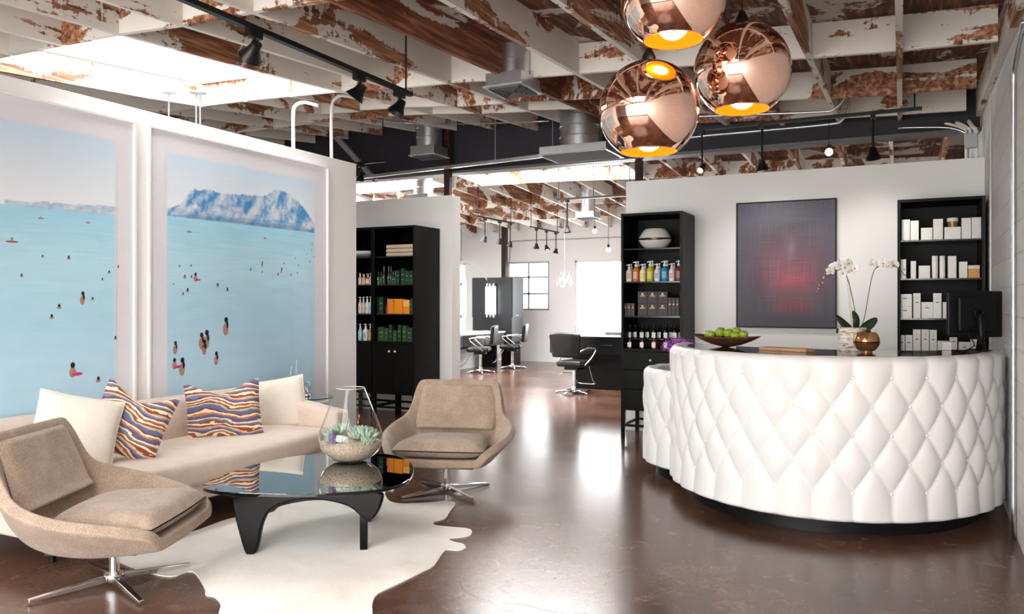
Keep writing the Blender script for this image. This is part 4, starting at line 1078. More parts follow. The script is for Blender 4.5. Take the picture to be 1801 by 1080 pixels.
# monitor
mo = thing('monitor', 'black computer monitor seen from behind at the right end of the desk', 'monitor', (.47,6.57,ZD), R_(208))
MT = Matrix.Rotation(R_(-6),4,'X')
def rb(x0,x1,y0,y1,z0,z1,r=.015):
    m = MB(); m.box(x0,x1,y0,y1,z0,z1); return m
m = rb(-.20,.20,-.012,.018,.10,.43); m.build('screen_housing', M_BLACKP, mo, bevel=.012, seg=3, smooth=True)
m = MB(); m.box(-.185,.185,-.0145,-.0125,.118,.415); m.build('screen', P('screen_glass','#05060a',.08), mo)
m = MB(); m.box(-.14,.14,.018,.05,.14,.39); m.build('rear_bulge', M_BLACKP, mo, bevel=.015, seg=3, smooth=True)
m = MB(); m.tube([(0,.05,.27),(0,.075,.24),(0,.085,.12),(0,.06,.02)], .022, 12); m.tube([(.03*math.cos(2*PI*k/20),.055,.27+.03*math.sin(2*PI*k/20)) for k in range(20)], .008, 6, closed=True); m.build('stand_neck', M_BLACKP, mo, smooth='all')
m = MB(); m.lathe([(.001,0),(.10,0),(.10,.008),(.05,.018),(.001,.02)], n=32, sy=.8); m.v = [(x,y+.04,z) for x,y,z in m.v]; m.build('stand_base', M_BLACKP, mo, smooth=True)
m = MB(); m.tube(catmull([(.06,.06,.17),(.10,.10,.12),(.06,.10,.05),(.12,.08,.01),(.15,.02,.006)],5,False), .0035, 6); m.tube(catmull([(.03,.06,.18),(.05,.12,.10),(.01,.13,.04),(-.05,.09,.006)],5,False), .003, 6); m.build('cable', M_BLACKP, mo, smooth='all')
# card reader beside the monitor, small white stack left of it
o = MB(); o.box(-.03,.03,-.02,.02,0,.06); o = o.build('card_holder', P('offwhite_card','#dcd9d2',.5), None, bevel=.002); p = pz(1706,630,6.2); o.location = (.30,6.62,ZD); tag(o, 'small white card holder standing beside the monitor stand', 'card holder')

# ================================================================ shelf products
M_CART = P('white_carton', (.86,.84,.80), .45); M_CARTS = P('white_carton_shaded', (.83,.80,.76), .45)  # second tone is the white carton with shade put into its colour
M_MARKD = P('dark_print', '#2a2226', .5); M_MARKR = P('dark_red_print', '#5d1d2b', .5)
def pos(px0, px1, ytop, ybase_z, Y):
    a = atY(px0, 500, Y); b_ = atY(px1, 500, Y); t = atY((px0+px1)/2, ytop, Y)
    return a.x, b_.x, t.z
def carton(px0, px1, ytop, zbase, Y, D, label, mark='d', mat=M_CART, kind='carton', cat='box', group=None, cap=None):
    x0, x1, zt_ = pos(px0, px1, ytop, zbase, Y); w_ = x1-x0; h = max(.03, zt_-zbase)
    r = thing(kind, label, cat, ((x0+x1)/2, Y+D/2, zbase+.0005), 0, group)
    m = MB(); m.box(-w_/2,w_/2,-D/2,D/2,0,h); m.build('box_body', mat, r, bevel=.0015)
    if mark:
        mk = {'d':M_MARKD,'r':M_MARKR}[mark]; m = MB(); bw_ = min(.032, w_*.42)
        m.box(-bw_/2,bw_/2,-D/2-.0012,-D/2,h*.62,h*.62+.007); m.build('printed_mark', mk, r)
        m = MB(); m.box(-.002,.002,-D/2-.001,-D/2,h*.72,h*.86); m.box(-.008,.008,-D/2-.001,-D/2,h*.78,h*.785); m.build('faint_emblem', P('faint_print','#b9b2aa',.5), r)
    return r
YS = YC0+.05
def z3(x): return 1400 + x*.3703
def z3y(y): return 300 + y*.3703
NM = {0:'top',1:'second',2:'third',3:'lowest'}
def right_shelf():
    A = [(502,541,233,'tall white'),(544,583,238,'tall white'),(594,648,272,'low wide white'),(652,698,230,'tall white'),(705,783,268,'wide white'),(787,831,225,'tall white'),(834,879,222,'tall white')]
    B = [(488,523,422,'white'),(545,570,430,'narrow white'),(583,637,452,'low wide white'),(645,676,405,'slim tall white'),(682,710,405,'slim tall white'),(722,762,406,'tall white'),(775,814,433,'mid height white'),(818,873,450,'')]
    Cc = [(486,551,647,'lower stacked white'),(557,592,583,'tall narrow white'),(596,651,625,'low wide white'),(652,691,583,'tall narrow white'),(697,752,625,'low wide white'),(755,791,583,'tall narrow white'),(796,830,600,'tall white'),(834,870,592,'tall white')]
    D = [(484,517,782,'white'),(520,553,782,'white'),(556,592,755,'tall white'),(596,632,755,'tall white'),(635,669,757,'tall white'),(672,727,810,'low wide white'),(730,766,772,'narrow white'),(773,828,815,'low wide white'),(830,867,802,'narrow white'),(873,902,815,'narrow white')]
    for si, L in enumerate((A,B,Cc,D)):
        for k, (a,b_,yt,ds) in enumerate(L):
            g = 'white product boxes in the right cabinet'
            if si == 1 and k == 7:
                x0,x1,zt_ = pos(z3(a),z3(b_),z3y(yt),SH[si],YS); w_ = x1-x0; h = zt_-SH[si]
                r = thing('perfume_box', 'orange box with clear lid at right end of the second shelf', 'box', ((x0+x1)/2,YS+.04,SH[si]+.0005))
                m = MB(); m.box(-w_/2,w_/2,-.035,.035,0,h*.68); m.build('box_body', P('orange_liquid','#d9872a',.25), r, bevel=.002)
                m = MB(); m.box(-w_/2,w_/2,-.035,.035,h*.69,h); m.build('lid', P('pale_lid','#e9ddc8',.2), r, bevel=.002); continue
            if si == 1 and k in (3,4):
                x0,x1,zt_ = pos(z3(a),z3(b_),z3y(yt),SH[si],YS); w_ = x1-x0; h = zt_-SH[si]
                r = thing('slim_bottle', 'slim white cylinder bottle, %s of the pair on the second shelf' % ('left' if k==3 else 'right'), 'bottle', ((x0+x1)/2,YS+.04,SH[si]+.0005), 0, 'slim white bottles')
                m = MB(); m.lathe([(.001,0),(w_*.48,0),(w_*.48,h*.72),(.001,h*.72)], n=20); m.build('bottle_body', M_CART, r, smooth=True)
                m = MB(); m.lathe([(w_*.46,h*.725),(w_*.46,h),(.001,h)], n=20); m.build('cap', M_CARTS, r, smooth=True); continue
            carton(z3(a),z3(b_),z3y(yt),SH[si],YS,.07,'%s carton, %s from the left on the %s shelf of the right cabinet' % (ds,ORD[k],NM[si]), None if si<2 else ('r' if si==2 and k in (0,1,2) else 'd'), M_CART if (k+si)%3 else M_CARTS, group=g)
    carton(z3(486),z3(551),z3y(587),SH[2]+(lambda q:q)(pos(z3(486),z3(551),z3y(647),0,YS)[2]-SH[2])+.001,YS,.07,'white carton stacked on another at the left of the third shelf','r',group='white product boxes in the right cabinet')
    x0,x1,zt_ = pos(z3(717),z3(772),z3y(225),0,YS); zb_ = pos(z3(705),z3(783),z3y(268),0,YS)[2]; w_ = (x1-x0)/2; h = zt_-zb_
    r = thing('gold_jar', 'small gold jar with pale lid on the wide white carton, top shelf', 'jar', ((x0+x1)/2,YS+.035,zb_+.001))
    m = MB(); m.lathe([(.001,0),(w_*.8,0),(w_,h*.6),(.001,h*.6)], n=24); m.build('jar_body', P('gold_jar','#9d8350',.25,.6), r, smooth=True)
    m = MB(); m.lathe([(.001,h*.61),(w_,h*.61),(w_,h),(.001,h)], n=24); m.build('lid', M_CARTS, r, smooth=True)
right_shelf()
# left of the desk partition: oval vase, pump bottles, brown boxes, apothecary bottles
def pump(px0, px1, ytop, zbase, Y, liquid, lab, label, group, labcol='#efece6', cap='#e9e7e3'):
    x0,x1,zt_ = pos(px0,px1,ytop,zbase,Y); w_ = (x1-x0)/2*.92; h = zt_-zbase
    r = thing('pump_bottle', label, 'bottle', ((x0+x1)/2,Y+w_,zbase+.0005), 0, group)
    m = MB(); m.lathe([(.001,0),(w_*.95,0),(w_,.005),(w_,h*.55),(w_*.85,h*.63),(w_*.42,h*.69),(w_*.40,h*.73),(.001,h*.73)], n=20); m.build('bottle_body', P('liquid_'+liquid, liquid, .15, coat=.4), r, smooth=True, angle=60)
    m = MB(); m.lathe([(.001,h*.73),(w_*.44,h*.73),(w_*.44,h*.83),(w_*.2,h*.85),(w_*.2,h*.92),(.001,h*.92)], n=14); m.box(-w_*.25,w_*.25,-w_*.25,w_*.25,h*.92,h*.985); m.bar((0,0,h*.95),(-w_*.9,-w_*.2,h*.93),w_*.22,w_*.22); m.build('pump', P('pump_'+cap, cap, .35), r, smooth=True)
    m = MB(); nn = 9; q = []
    for i in range(nn):
        t = -PI/2-1.0+2.0*i/(nn-1)
        for z in (h*.12,h*.50): q.append(((w_+.0012)*math.cos(t),(w_+.0012)*math.sin(t),z))
    m.add(q, [(2*i,2*i+2,2*i+3,2*i+1) for i in range(nn-1)]); l_ = m.build('bottle_label', P('blabel_'+labcol, labcol, .5), r, smooth=True)
    m = MB(); q = []
    for zz in (.42,.34,.26,.18):
        for i in range(5):
            t = -PI/2-.6+1.2*i/4
            for z in (h*zz,h*(zz+.035)): q.append(((w_+.002)*math.cos(t),(w_+.002)*math.sin(t),z))
    m.add(q, [(10*j+2*i,10*j+2*i+2,10*j+2*i+3,10*j+2*i+1) for j in range(4) for i in range(4)]); m.build('lettering', P('blab_'+lab, lab, .5), l_)
    return r
def z5(x): return 1060+x/6
def z5y(y): return 340+y/6
g = 'pump bottles in the desk side cabinet'
LS = [(235,303,745,'#e6dfd8','#a4413c','#e6dfd8','white with red lettering'),(305,378,715,'#c9703f','#f0d8c8','#c9703f','orange'),(380,448,742,'#ece7d2','#d8c53a','#e9df9c','white with yellow lettering'),(452,530,710,'#c5b81f','#f0ea9a','#c5b81f','yellow green'),(532,600,738,'#e3e6ea','#2d6ea8','#e3e6ea','white with blue lettering'),(604,686,708,'#2b80ac','#a8d8ee','#2b80ac','blue'),(688,755,735,'#ece4e0','#c02a48','#ece4e0','white with crimson lettering'),(760,828,705,'#7d2a33','#e0b0b0','#7d2a33','dark red')]
for a,b_,yt,liq,lt,lc,ds in LS:
    pump(z5(a),z5(b_),z5y(yt),SH[1],YS,liq,lt,'%s pump bottle in the front row, tall cabinet left of the desk' % ds, g, lc)
for k,(a,b_,yt,liq,lt,lc,ds) in enumerate(LS):
    pump(z5(a)+4,z5(b_)+4,z5y(yt)-0.5,SH[1],YS+.12,liq,lt,'%s pump bottle just behind its twin, tall cabinet left of the desk' % ds, g, lc)
x0,x1,zt_ = pos(1121,1178,402,0,YC0+.15); w_ = (x1-x0)/2; h = zt_-SH[0]
ov = thing('oval_vase', 'white oval pot with dark band on the top shelf left of the desk', 'vase', ((x0+x1)/2,YC0+.22,SH[0]+.0005))
m = MB(); m.lathe([(v.x*w_,v.y*h) for v in catmull([(.001,.0,0),(.45,0,0),(.75,.14,0),(.97,.38,0),(1.0,.50,0),(.93,.64,0),(.75,.88,0),(.60,.99,0),(.55,1,0),(.5,.96,0)],4,False)], n=40, sy=.85); m.build('vase_body', P('white_glaze','#dcd6cf',.3), ov, smooth='all')
m = MB(); m.lathe([(w_*.985,h*.42),(w_*1.012,h*.475),(w_*1.004,h*.53)], n=40, sy=.86); m.build('mirrored_band', P('smoky_band','#3c3a38',.08,.8), ov, smooth='all')
M_CHOC = P('dark_brown_carton', '#2c1a19', .5, vary=.2, vscale=40); M_GOLDP = P('gold_print', '#d8b48a', .4)
def z6(x): return 1080+x*.18519
def z6y(y): return 500+y*.18519
def choc(a,b_,yt,zbase,D,label):
    r = carton(z6(a),z6(b_),z6y(yt),zbase,YS,D,label,None,M_CHOC,group='dark brown boxes in the desk side cabinet')
    x0,x1,zt_ = pos(z6(a),z6(b_),z6y(yt),0,YS); w_=x1-x0; h = zt_-zbase
    m = MB(); m.lathe([(.001,-.0),(w_*.11,0)],n=10,M=Matrix.Translation((0,-D/2-.0015,h*.80)) @ Matrix.Rotation(PI/2,4,'X')); m.box(-w_*.26,w_*.26,-D/2-.0015,-D/2,h*.60,h*.66); m.box(-w_*.18,w_*.18,-D/2-.0015,-D/2,h*.69,h*.71); m.build('gold_emblem', M_GOLDP, r)
    return zt_
for k,(a,b_) in enumerate(((85,120),(122,158),(160,195))): choc(a,b_,180,SH[2],.06,'small dark brown box, %s of three at the left end of the shelf' % ('left','middle','right')[k])
for k,(a,b_) in enumerate(((225,315),(317,410),(412,508))):
    zt_ = choc(a,b_,184,SH[2],.11,'larger dark brown box, bottom row, %s column of the six stacked' % ('left','middle','right')[k])
    choc(a,b_,70,zt_+.001,.11,'larger dark brown box, top row, %s column of the six stacked' % ('left','middle','right')[k])
for k,(a,b_) in enumerate(((511,545),(547,582),(584,618))): choc(a,b_,128,SH[2],.07,'tall slim dark brown box, %s of three at the right end of the shelf' % ('left','middle','right')[k])
M_DKGL = P('black_glass_bottle', '#0c0b0d', .1, coat=.5); M_LABW = P('white_label','#e6e2dc',.5)
rz_ = 1.09
o = MB(); o.box(-2.70,-2.13,YC0+.17,YC0+.45,rz_-.012,rz_-.001); o.box(-2.70,-2.69,YC0+.17,YC0+.45,SH[3]+.0005,rz_-.012); o.box(-2.14,-2.13,YC0+.17,YC0+.45,SH[3]+.0005,rz_-.012)
tag(o.build('shelf_riser', M_SHELFG), 'black riser step carrying the row of dark bottles in the cabinet', 'shelf riser')
for k, xc in enumerate((145,262,375,488,575)):
    wz = 24
    for row,(yt,zb_,Y,nm) in enumerate(((385,rz_,YC0+.19,'bottle'),(522,SH[3],YC0+.06,'jar'))):
        if row == 1 and k > 3: continue
        x0,x1,zt_ = pos(z6(xc-wz),z6(xc+wz),z6y(yt),0,Y); w_=(x1-x0)/2; h = zt_-zb_
        for bk in ((0,1) if row == 0 else (0,)):
            lb = ('black bottle with white label, %s from left, %s row on the riser' % (ORD[k], 'rear' if bk else 'front')) if row == 0 else ('dark jar with %s label, %s from left below the riser' % ('red and white' if k==2 else 'white', ORD[k]))
            r = thing('apothecary_bottle' if row == 0 else 'dark_jar', lb, nm, ((x0+x1)/2+bk*.035,Y+w_+bk*.09,zb_+.0005), 0, 'dark glass bottles and jars in the desk side cabinet')
            m = MB()
            if row == 0: m.lathe([(.001,0),(w_,0),(w_,h*.55),(w_*.5,h*.68),(w_*.4,h*.8),(.001,h*.8)], n=18)
            else: m.lathe([(.001,0),(w_,0),(w_,h*.8),(.001,h*.8)], n=18)
            m.build('glass_body', M_DKGL if not (row and k==2) else P('red_jar','#9e2f1c',.2), r, smooth=True)
            m = MB(); m.lathe([(.001,h*.8),(w_*.5 if row==0 else w_*.9,h*.8),(w_*.5 if row==0 else w_*.9,h),(.001,h)], n=16); m.build('cap', M_BLACKP, r, smooth=True)
            m = MB(); m.box(-w_*.72,w_*.72,-w_-.001,-w_*.5,h*(.06 if row==0 else .12),h*(.44 if row==0 else .66)); m.build('bottle_label', M_LABW, r)
# left cabinets
YB = YL0+.05
def z8(x): return 620+x*.24096
def z8y(y): return 380+y*.24096
M_GRN = P('dark_green_pack', '#123a22', .35, vary=.3, vscale=60); M_GRNB = P('bright_green_bottle', '#1f7a35', .2, coat=.4); M_GRNP = P('patterned_green_pack','#2a4d1d',.4,vary=.7,vscale=90)
M_PALEG = P('pale_print', '#a9c0a6', .5); M_ORANGE = P('orange_pack', '#e58a12', .45)
def pack(a,b_,yt,sh,mat,label,tall=False,zbase=None,bott=False,prt=True):
    zb_ = SH[sh] if zbase is None else zbase
    x0,x1,zt_ = pos(z8(a),z8(b_),z8y(yt),0,YB); w_ = x1-x0; h = zt_-zb_
    r = thing('green_bottle' if bott else 'hair_product_box', label, 'bottle' if bott else 'box', ((x0+x1)/2,YB+.04,zb_+.0005), 0, 'packs and bottles in the left cabinet')
    m = MB()
    if bott:
        m.lathe([(.001,0),(w_/2,0),(w_/2,h*.5),(w_*.25,h*.62),(w_*.15,h*.7),(w_*.15,h*.72),(.001,h*.72)], n=14); m.build('bottle_body', mat, r, smooth=True)
        m = MB(); m.tube([(0,0,h*.72),(0,0,h)], [w_*.2,w_*.1], 8); m.build('nozzle', P('nozzle_grey','#8d948f',.4), r)
    else: m.box(-w_/2*.96,w_/2*.96,-.035,.035,0,h); m.build('box_body', mat, r, bevel=.0015)
    if prt:
        m = MB(); q = w_*.28; y = -.0355 if not bott else -w_/2-.001
        m.box(-q,q,y-.001,y+(.0 if not bott else .004),h*(.60 if not bott else .36),h*(.63 if not bott else .40)); m.box(-q*.7,q*.7,y-.001,y+(.0 if not bott else .004),h*(.30 if not bott else .2),h*(.32 if not bott else .22)); m.build('printed_mark', M_PALEG, r)
    return zt_
S2 = [(162,188,400,1,'bright green pump'),(190,204,405,1,'small dark green'),(206,228,365,1,'tall slim dark green'),(243,261,365,1,'tall slim dark green'),(262,275,368,1,'slim dark green'),(276,290,400,1,'short dark green'),(291,308,400,1,'short dark green'),(316,340,395,0,'dark green'),(350,378,383,0,'taller dark green'),(381,410,398,0,'dark green'),(412,436,400,0,'dark green')]
for k,(a,b_,yt,bt,ds) in enumerate(S2): pack(a,b_,yt,1,M_GRNB if k==0 else M_GRN,'%s %s, %s from the left below the folded towels' % (ds,'bottle' if bt else 'box',ORD[k]),bott=bool(bt))
for a,b_,yt,mt_,ds in ((155,183,595,M_GRN,'dark green box at the left end of the shelf of orange boxes'),(188,222,590,M_GRN,'wide dark green box left of the red bottle'),(418,436,605,M_GRN,'dark green box at the right end beside the orange boxes')): pack(a,b_,yt,2,mt_,ds)
pack(233,253,600,2,P('red_pack','#9c1230',.3),'small red bottle between green and orange boxes',bott=True,prt=False)
pack(256,298,605,2,M_ORANGE,'orange box, leftmost of the orange packs',prt=False); pack(300,365,605,2,M_ORANGE,'widest orange box in the middle of the orange packs',prt=False)
zt_ = pack(367,413,662,2,M_ORANGE,'lower orange box of the stacked pair on the right',prt=False); pack(367,413,612,2,P('pale_orange_pack','#eeb251',.45),'upper paler orange box of the stacked pair on the right',zbase=zt_+.001,prt=False)
S4 = [(152,180,815,M_GRN,'dark green box'),(184,228,810,M_GRNP,'wide patterned green box'),(230,258,820,M_GRNP,'patterned green box'),(262,286,795,M_GRN,'tall dark green box'),(292,320,835,M_GRNP,'green box with pale badges'),(327,352,795,M_GRN,'tall dark green box'),(362,390,800,M_GRNP,'green box with pale badges'),(394,434,815,M_GRN,'wide dark green box')]
for k,(a,b_,yt,mt_,ds) in enumerate(S4): pack(a,b_,yt,3,mt_,'%s, %s from the left just above the cabinet doors' % (ds,ORD[k]))
for k in range(3):
    x0,x1,_ = pos(z8(238),z8(432),400,0,YB); z = SH[0]+.0005+k*.052
    r = thing('folded_towel', 'folded beige towel, %s of the stack of three in the left cabinet' % ('bottom','middle','top')[k], 'towel', ((x0+x1)/2,YB+.14,z), 0, 'folded towels')
    m = MB(); w_=(x1-x0)/2; m.tube([(-w_,-.10,.025),(w_,-.10,.025)], .0245, 12); m.box(-w_,w_,-.10,.13,.002,.048); m.build('towel_fold', P('beige_towel','#d2bfa6',.9,bump=.6,bscale=120), r, bevel=.006, smooth=True)
r = thing('white_bowl', 'wide white shallow bowl on the top shelf behind the picture partition', 'bowl', (-6.47,YB+.22,SH[0]+.0005))
m = MB(); m.lathe([(.001,0),(.09,0),(.19,.04),(.235,.085),(.23,.088),(.18,.05),(.001,.012)], n=36); m.build('bowl_body', P('white_china','#dfdfe6',.3), r, smooth='all')
for k,(a,b_,yt,sh,liq,lt,lc,ds) in enumerate(((36,60,415,1,'#d7a6b4','#b33b5a','#efe2e0','pink'),(62,88,422,1,'#d99a88','#8d4a3a','#ecd9cf','coral'),(90,118,420,1,'#b97a3c','#eedcc0','#e6d2b4','amber'),(119,137,412,1,'#d7d3e4','#9a93b8','#e6e2ee','lilac white'),
    (36,60,588,2,'#e0d2cc','#b08a80','#eae0da','cream'),(61,85,588,2,'#d9b9a8','#9b6a58','#e9dad0','peach'),(88,112,585,2,'#cfdfe8','#6a9ab8','#e6eef2','pale blue'),(114,137,585,2,'#c3dfe2','#5a9aa0','#e0eef0','pale aqua'),
    (34,62,785,3,'#7fb6cf','#2f7fa8','#d9e9f0','blue'),(66,103,785,3,'#e3dfe0','#4a4a6a','#e9e6e6','white'),(108,136,785,3,'#b8803f','#6d4a22','#d9c09a','amber brown'))):
    pump(z8(a),z8(b_),z8y(yt),SH[sh],YB,liq,lt,'%s bottle on the %s shelf behind the picture partition' % (ds,NM[sh]),'bottles in the half hidden cabinet',lc)

# ================================================================ ceiling fixtures
def spot_head(r, at_, dirv, s_=1.0, mat=M_BLACK, drop=.10, lit=None, stem=.0):
    """track head part: adapter, arm, lamp body with a reflector bell"""
    x,y,z = at_
    m = MB(); m.box(x-.05,x+.05,y-.02,y+.02,z-.05,z-.012) if abs(dirv[1]) < .0 else m.box(x-.02,x+.02,y-.05,y+.05,z-.055,z-.012)
    m.tube([(x,y,z-.05),(x,y,z-.05-drop-stem)], .008*s_+.002, 8)
    h = m.build('spot_head', mat, r, smooth=True)
    c = Vector((x,y,z-.06-drop-stem)); d = Vector(dirv).normalized()
    q = d.to_track_quat('Z','Y').to_matrix().to_4x4(); T = Matrix.Translation(c) @ q
    m = MB(); m.lathe([(.001,-.045),(.024*s_,-.045),(.028*s_,-.01),(.034*s_,.01),(.052*s_,.055),(.054*s_,.062),(.048*s_,.055),(.028*s_,.01),(.001,.005)], n=20, M=T)
    m.build('lamp_shade', mat, h, smooth=True)
    if lit:
        m = MB(); m.ball(tuple(c+d*.035), .026*s_, 12); m.build('lamp_bulb', lit, h, smooth='all')
        
def track(label, a, b_, rods, heads, mat=M_BLACK, group='ceiling track lights', wd=.035):
    A = Vector(a); B = Vector(b_); r = thing('track_light', label, 'track light', tuple(A), 0, group)
    m = MB(); m.bar((0,0,0), B-A, wd, .03); m.build('track_rail', mat, r)
    for t in rods:
        p = (B-A)*t; W_ = A+p; top = zb(W_.x,W_.y)+JD-W_.z
        m = MB(); m.tube([tuple(p),(p.x,p.y,top)], .007, 8); m.cyl((p.x,p.y),.055,top-.35 if False else top-.03,top,16); m.build('hanger_rod', mat, r, smooth=True)
    for h in heads:
        t, dv, s_, dr, lit = h; p = (B-A)*t; spot_head(r, (p.x,p.y,p.z), dv, s_, mat, dr, lit)
    return r
M_LIT = emis('lit_lamp', (1,.62,.30), 9)
track('long black track with three spotlights above the coffee table', (-3.30,1.6,3.05), (-3.30,5.03,3.05), (.98,), [( .53,(-.7,.25,-.5),1.25,.06,None),(.815,(-.5,-.2,-.7),1.25,.06,None),(.955,(-.3,-.3,-.8),1.25,.06,None)], wd=.04)
ta, tb = (-1.83,8.0,3.225), (.17,8.0,3.225)
track('black track with hanging lamps in front of the desk partition', ta, tb, (.97,), [(.02,(-.3,-.6,-.6),1.0,.33,M_LIT),(.31,(.1,.2,-1),1.15,.33,None),(.80,(.1,-.1,-1),1.3,.30,None)])
bb = thing('hanging_bulb', 'lit bare bulb hanging on a black cord above the painting', 'light bulb', (*atY(1458,215,8.0).xy,2.9))
zz = atY(1458,266,8.0).z
bb.location.z = zz
m = MB(); m.tube([(0,0,.05),(0,0,3.21-zz)], .003, 6); m.build('cord', M_BLACKP, bb)
m = MB(); m.lathe([(.001,.06),(.016,.06),(.018,.03),(.012,.02),(.001,.02)], n=12); m.build('socket', M_BLACKP, bb, smooth=True)
m = MB(); m.ball((0,0,-.008), .034, 14); m.build('bulb', emis('bare_bulb',(1,.70,.32),14), bb, smooth='all')
a = atY(600,296,8.3); b_ = atY(676,283,8.3)
track('black track end hanging behind the picture partition', (a.x-.6,8.3,b_.z), (b_.x,8.3,b_.z), (.98,), [(.72,(0,-.3,-1),.9,.10,None)])
def tk2(label, p0, p1, h, par, rods, heads, **k):
    A = atZ(*p0,h); B = atZ(*p1,h)
    if par == 'Y': B.x = A.x
    else: B.y = A.y
    return track(label, tuple(A), tuple(B), rods, heads, **k)
gr = 'black track lights in the rear room'
tk2('rear room track with three hanging spots, left of the window', (839,380), (902,393), 3.1, 'Y', (.02,.92), [(.2,(-.5,0,-1),1.2,.34,None),(.6,(-.3,.2,-1),1.2,.34,M_LIT),(.9,(-.4,.2,-1),1.2,.36,None)], group=gr)
tk2('rear room track with three hanging spots, above the window', (933,399), (981,409), 3.0, 'Y', (.02,.95), [(.2,(0,0,-1),1.2,.30,None),(.55,(.3,0,-1),1.2,.30,M_LIT),(.9,(-.2,0,-1),1.2,.34,None)], group=gr)
tk2('rear room track running toward the dark desk side cabinet', (980,351), (1110,343), 3.15, 'X', (.02,.5,.98), [(.14,(.1,0,-1),1.2,.42,None)], group=gr)
for px,py,Y,ds in ((1046,405,atZ(980,351,3.15).y,'warm lit bare bulb hanging in the rear room beside the duct'),(1070,438,atZ(980,351,3.15).y,'clear bare bulb hanging in the rear room beside the dark cabinet')):
    p = atY(px,py,Y); r = thing('hanging_bulb', ds, 'light bulb', tuple(p))
    m = MB(); m.tube([(0,0,.04),(0,0,3.14-p.z)], .0035, 6); m.build('cord', M_BLACKP, r)
    m = MB(); m.cyl((0,0),.018,.02,.07,10); m.build('socket', M_BLACKP, r)
    m = MB(); m.ball((0,0,-.012), .038, 12); m.build('bulb', emis('pale_bulb',(1,.82,.6),5), r, smooth='all')
p = atY(993,500,13.5); r = thing('glass_pendant', 'clear glass drop pendants hanging in front of the white rear wall', 'pendant lamp', tuple(p))
for dx,dz,s_ in ((-.06,0,1),(.07,.03,.9),(0,.09,.8)):
    m = MB(); m.lathe([(.012,.22),(.014,.16),(.05,.08),(.075,0),(.06,-.05),(.001,-.07)], n=20, M=Matrix.Translation((dx,dx*.5,dz)) @ Matrix.Scale(s_,4)); m.build('glass_drop', M_GLASS, r, smooth='all')
m = MB(); m.tube([(0,0,.25),(0,0,zb(p.x,p.y)-p.z)], .004, 6); m.build('cord', M_GREYM, r)
m = MB(); m.ball((0,0,.02),.02,10); m.build('bulb', emis('pendant_core',(1,.9,.75),6), r)

def diffuser(label, cx, cy, z, sx, sy, h, rn, top, off=(0,0), group='ceiling air diffusers', grille=True):
    r = thing('air_diffuser', label, 'air vent', (cx,cy,z), 0, group)
    m = MB(); m.box(-sx/2+.02,sx/2-.02,-sy/2+.02,sy/2-.02,.012,h); m.build('vent_box', M_STEEL, r, bevel=.003)
    m = MB(); m.box(-sx/2,sx/2,-sy/2,sy/2,0,.012); m.build('flange', M_GREYM, r)
    m = MB()
    if grille:
        for k in range(5):
            a = .80-.16*k; X_ = sx/2*a; Y_ = sy/2*a; t = .008
            for (x0,x1,y0,y1) in ((-X_,X_,-Y_,-Y_+t),(-X_,X_,Y_-t,Y_),(-X_,-X_+t,-Y_,Y_),(X_-t,X_,-Y_,Y_)): m.box(x0,x1,y0,y1,-.012,-.0005)
    else: m.box(-sx/2+.04,sx/2-.04,-sy/2+.04,sy/2-.04,-.006,-.0005)
    m.build('grille', P('vent_dark','#4c4b4e',.6) if grille else P('filter_grey','#6f6a70',.9,bump=.5,bscale=200), r)
    m = MB(); m.cyl((off[0],off[1]), rn, h, top-z, 36); 
    for zz in range(1, max(2,int((top-z-h)/.12))): 
        q = h+.12*zz; m.tube([(off[0]+(rn+.003)*math.cos(2*PI*k/36),off[1]+(rn+.003)*math.sin(2*PI*k/36),q) for k in range(36)], .004, 5, closed=True)
    m.build('duct_neck', M_STEEL, r, smooth=True); return r
diffuser('square grey diffuser hanging between the joists left of the copper lamps', -2.97,6.1,3.29,.37,.42,.12,.14,3.75)
diffuser('square diffuser on a round silver duct left of the timber post', -5.62,9.0,3.41,.40,.40,.13,.17,zb(-5.6,9)+JD)
diffuser('wide grey filter panel on a large round duct behind the copper lamps', -3.38,8.77,3.2,.86,.62,.10,.25,3.93, grille=False)
diffuser('small silver diffuser hanging from the rear room ceiling', -5.26,14.0,3.05,.40,.40,.12,.13,zb(-5.26,14)+.25)
diffuser('pale diffuser on a duct behind the left partition under the skylight', -7.35,11.6,3.2,.45,.45,.12,.17,zb(-7.3,11.6)+.25)
def conduit(label, pts, r_=.012, mat=M_STEEL, name='conduit', cat='conduit', group='steel conduits under the ceiling'):
    o = MB(); o.tube(catmull([tuple(p) for p in pts], 5, False) if len(pts) > 2 else pts, r_, 8); o = o.build(name, mat, None, smooth='all'); return tag(o, label, cat, group)
A = atY(628,313,9.2); B = atY(948,277,8.8); C_ = atY(1100,257,8.62); D_ = atY(1220,241,8.6); E_ = atY(1455,219,8.6); F_ = atY(1480,212,8.6); G_ = atY(1492,190,8.6); H_2 = atY(1493,160,8.6)
AC = A.lerp(C_, (-3.84-A.x)/(C_.x-A.x)); m = MB(); m.bar(A, AC, .04, .04); o = m.build('strut_rail', M_STEEL); tag(o, 'long grey steel strut rail crossing below the dark girder', 'rail')
m = MB(); top = zb(-4.2,8.9)+JD
for px in (871,972): 
    q = atY(px, 285, 8.95); m.tube([(q.x,q.y,3.26),(q.x,q.y,top)], .005, 6)
tag(m.build('threaded_rod', M_STEEL), 'pair of thin threaded rods holding the steel strut rail', 'rod')
conduit('bright conduit running right from the copper lamps and bending up', [C_, D_, (D_+E_)/2, E_, F_, G_, H_2], .014)
conduit('upper thin conduit just above the black track on the right', [atY(1180,207,8.35), atY(1300,202,8.35), atY(1440,197,8.35), atY(1470,190,8.35), atY(1486,170,8.35)], .012)
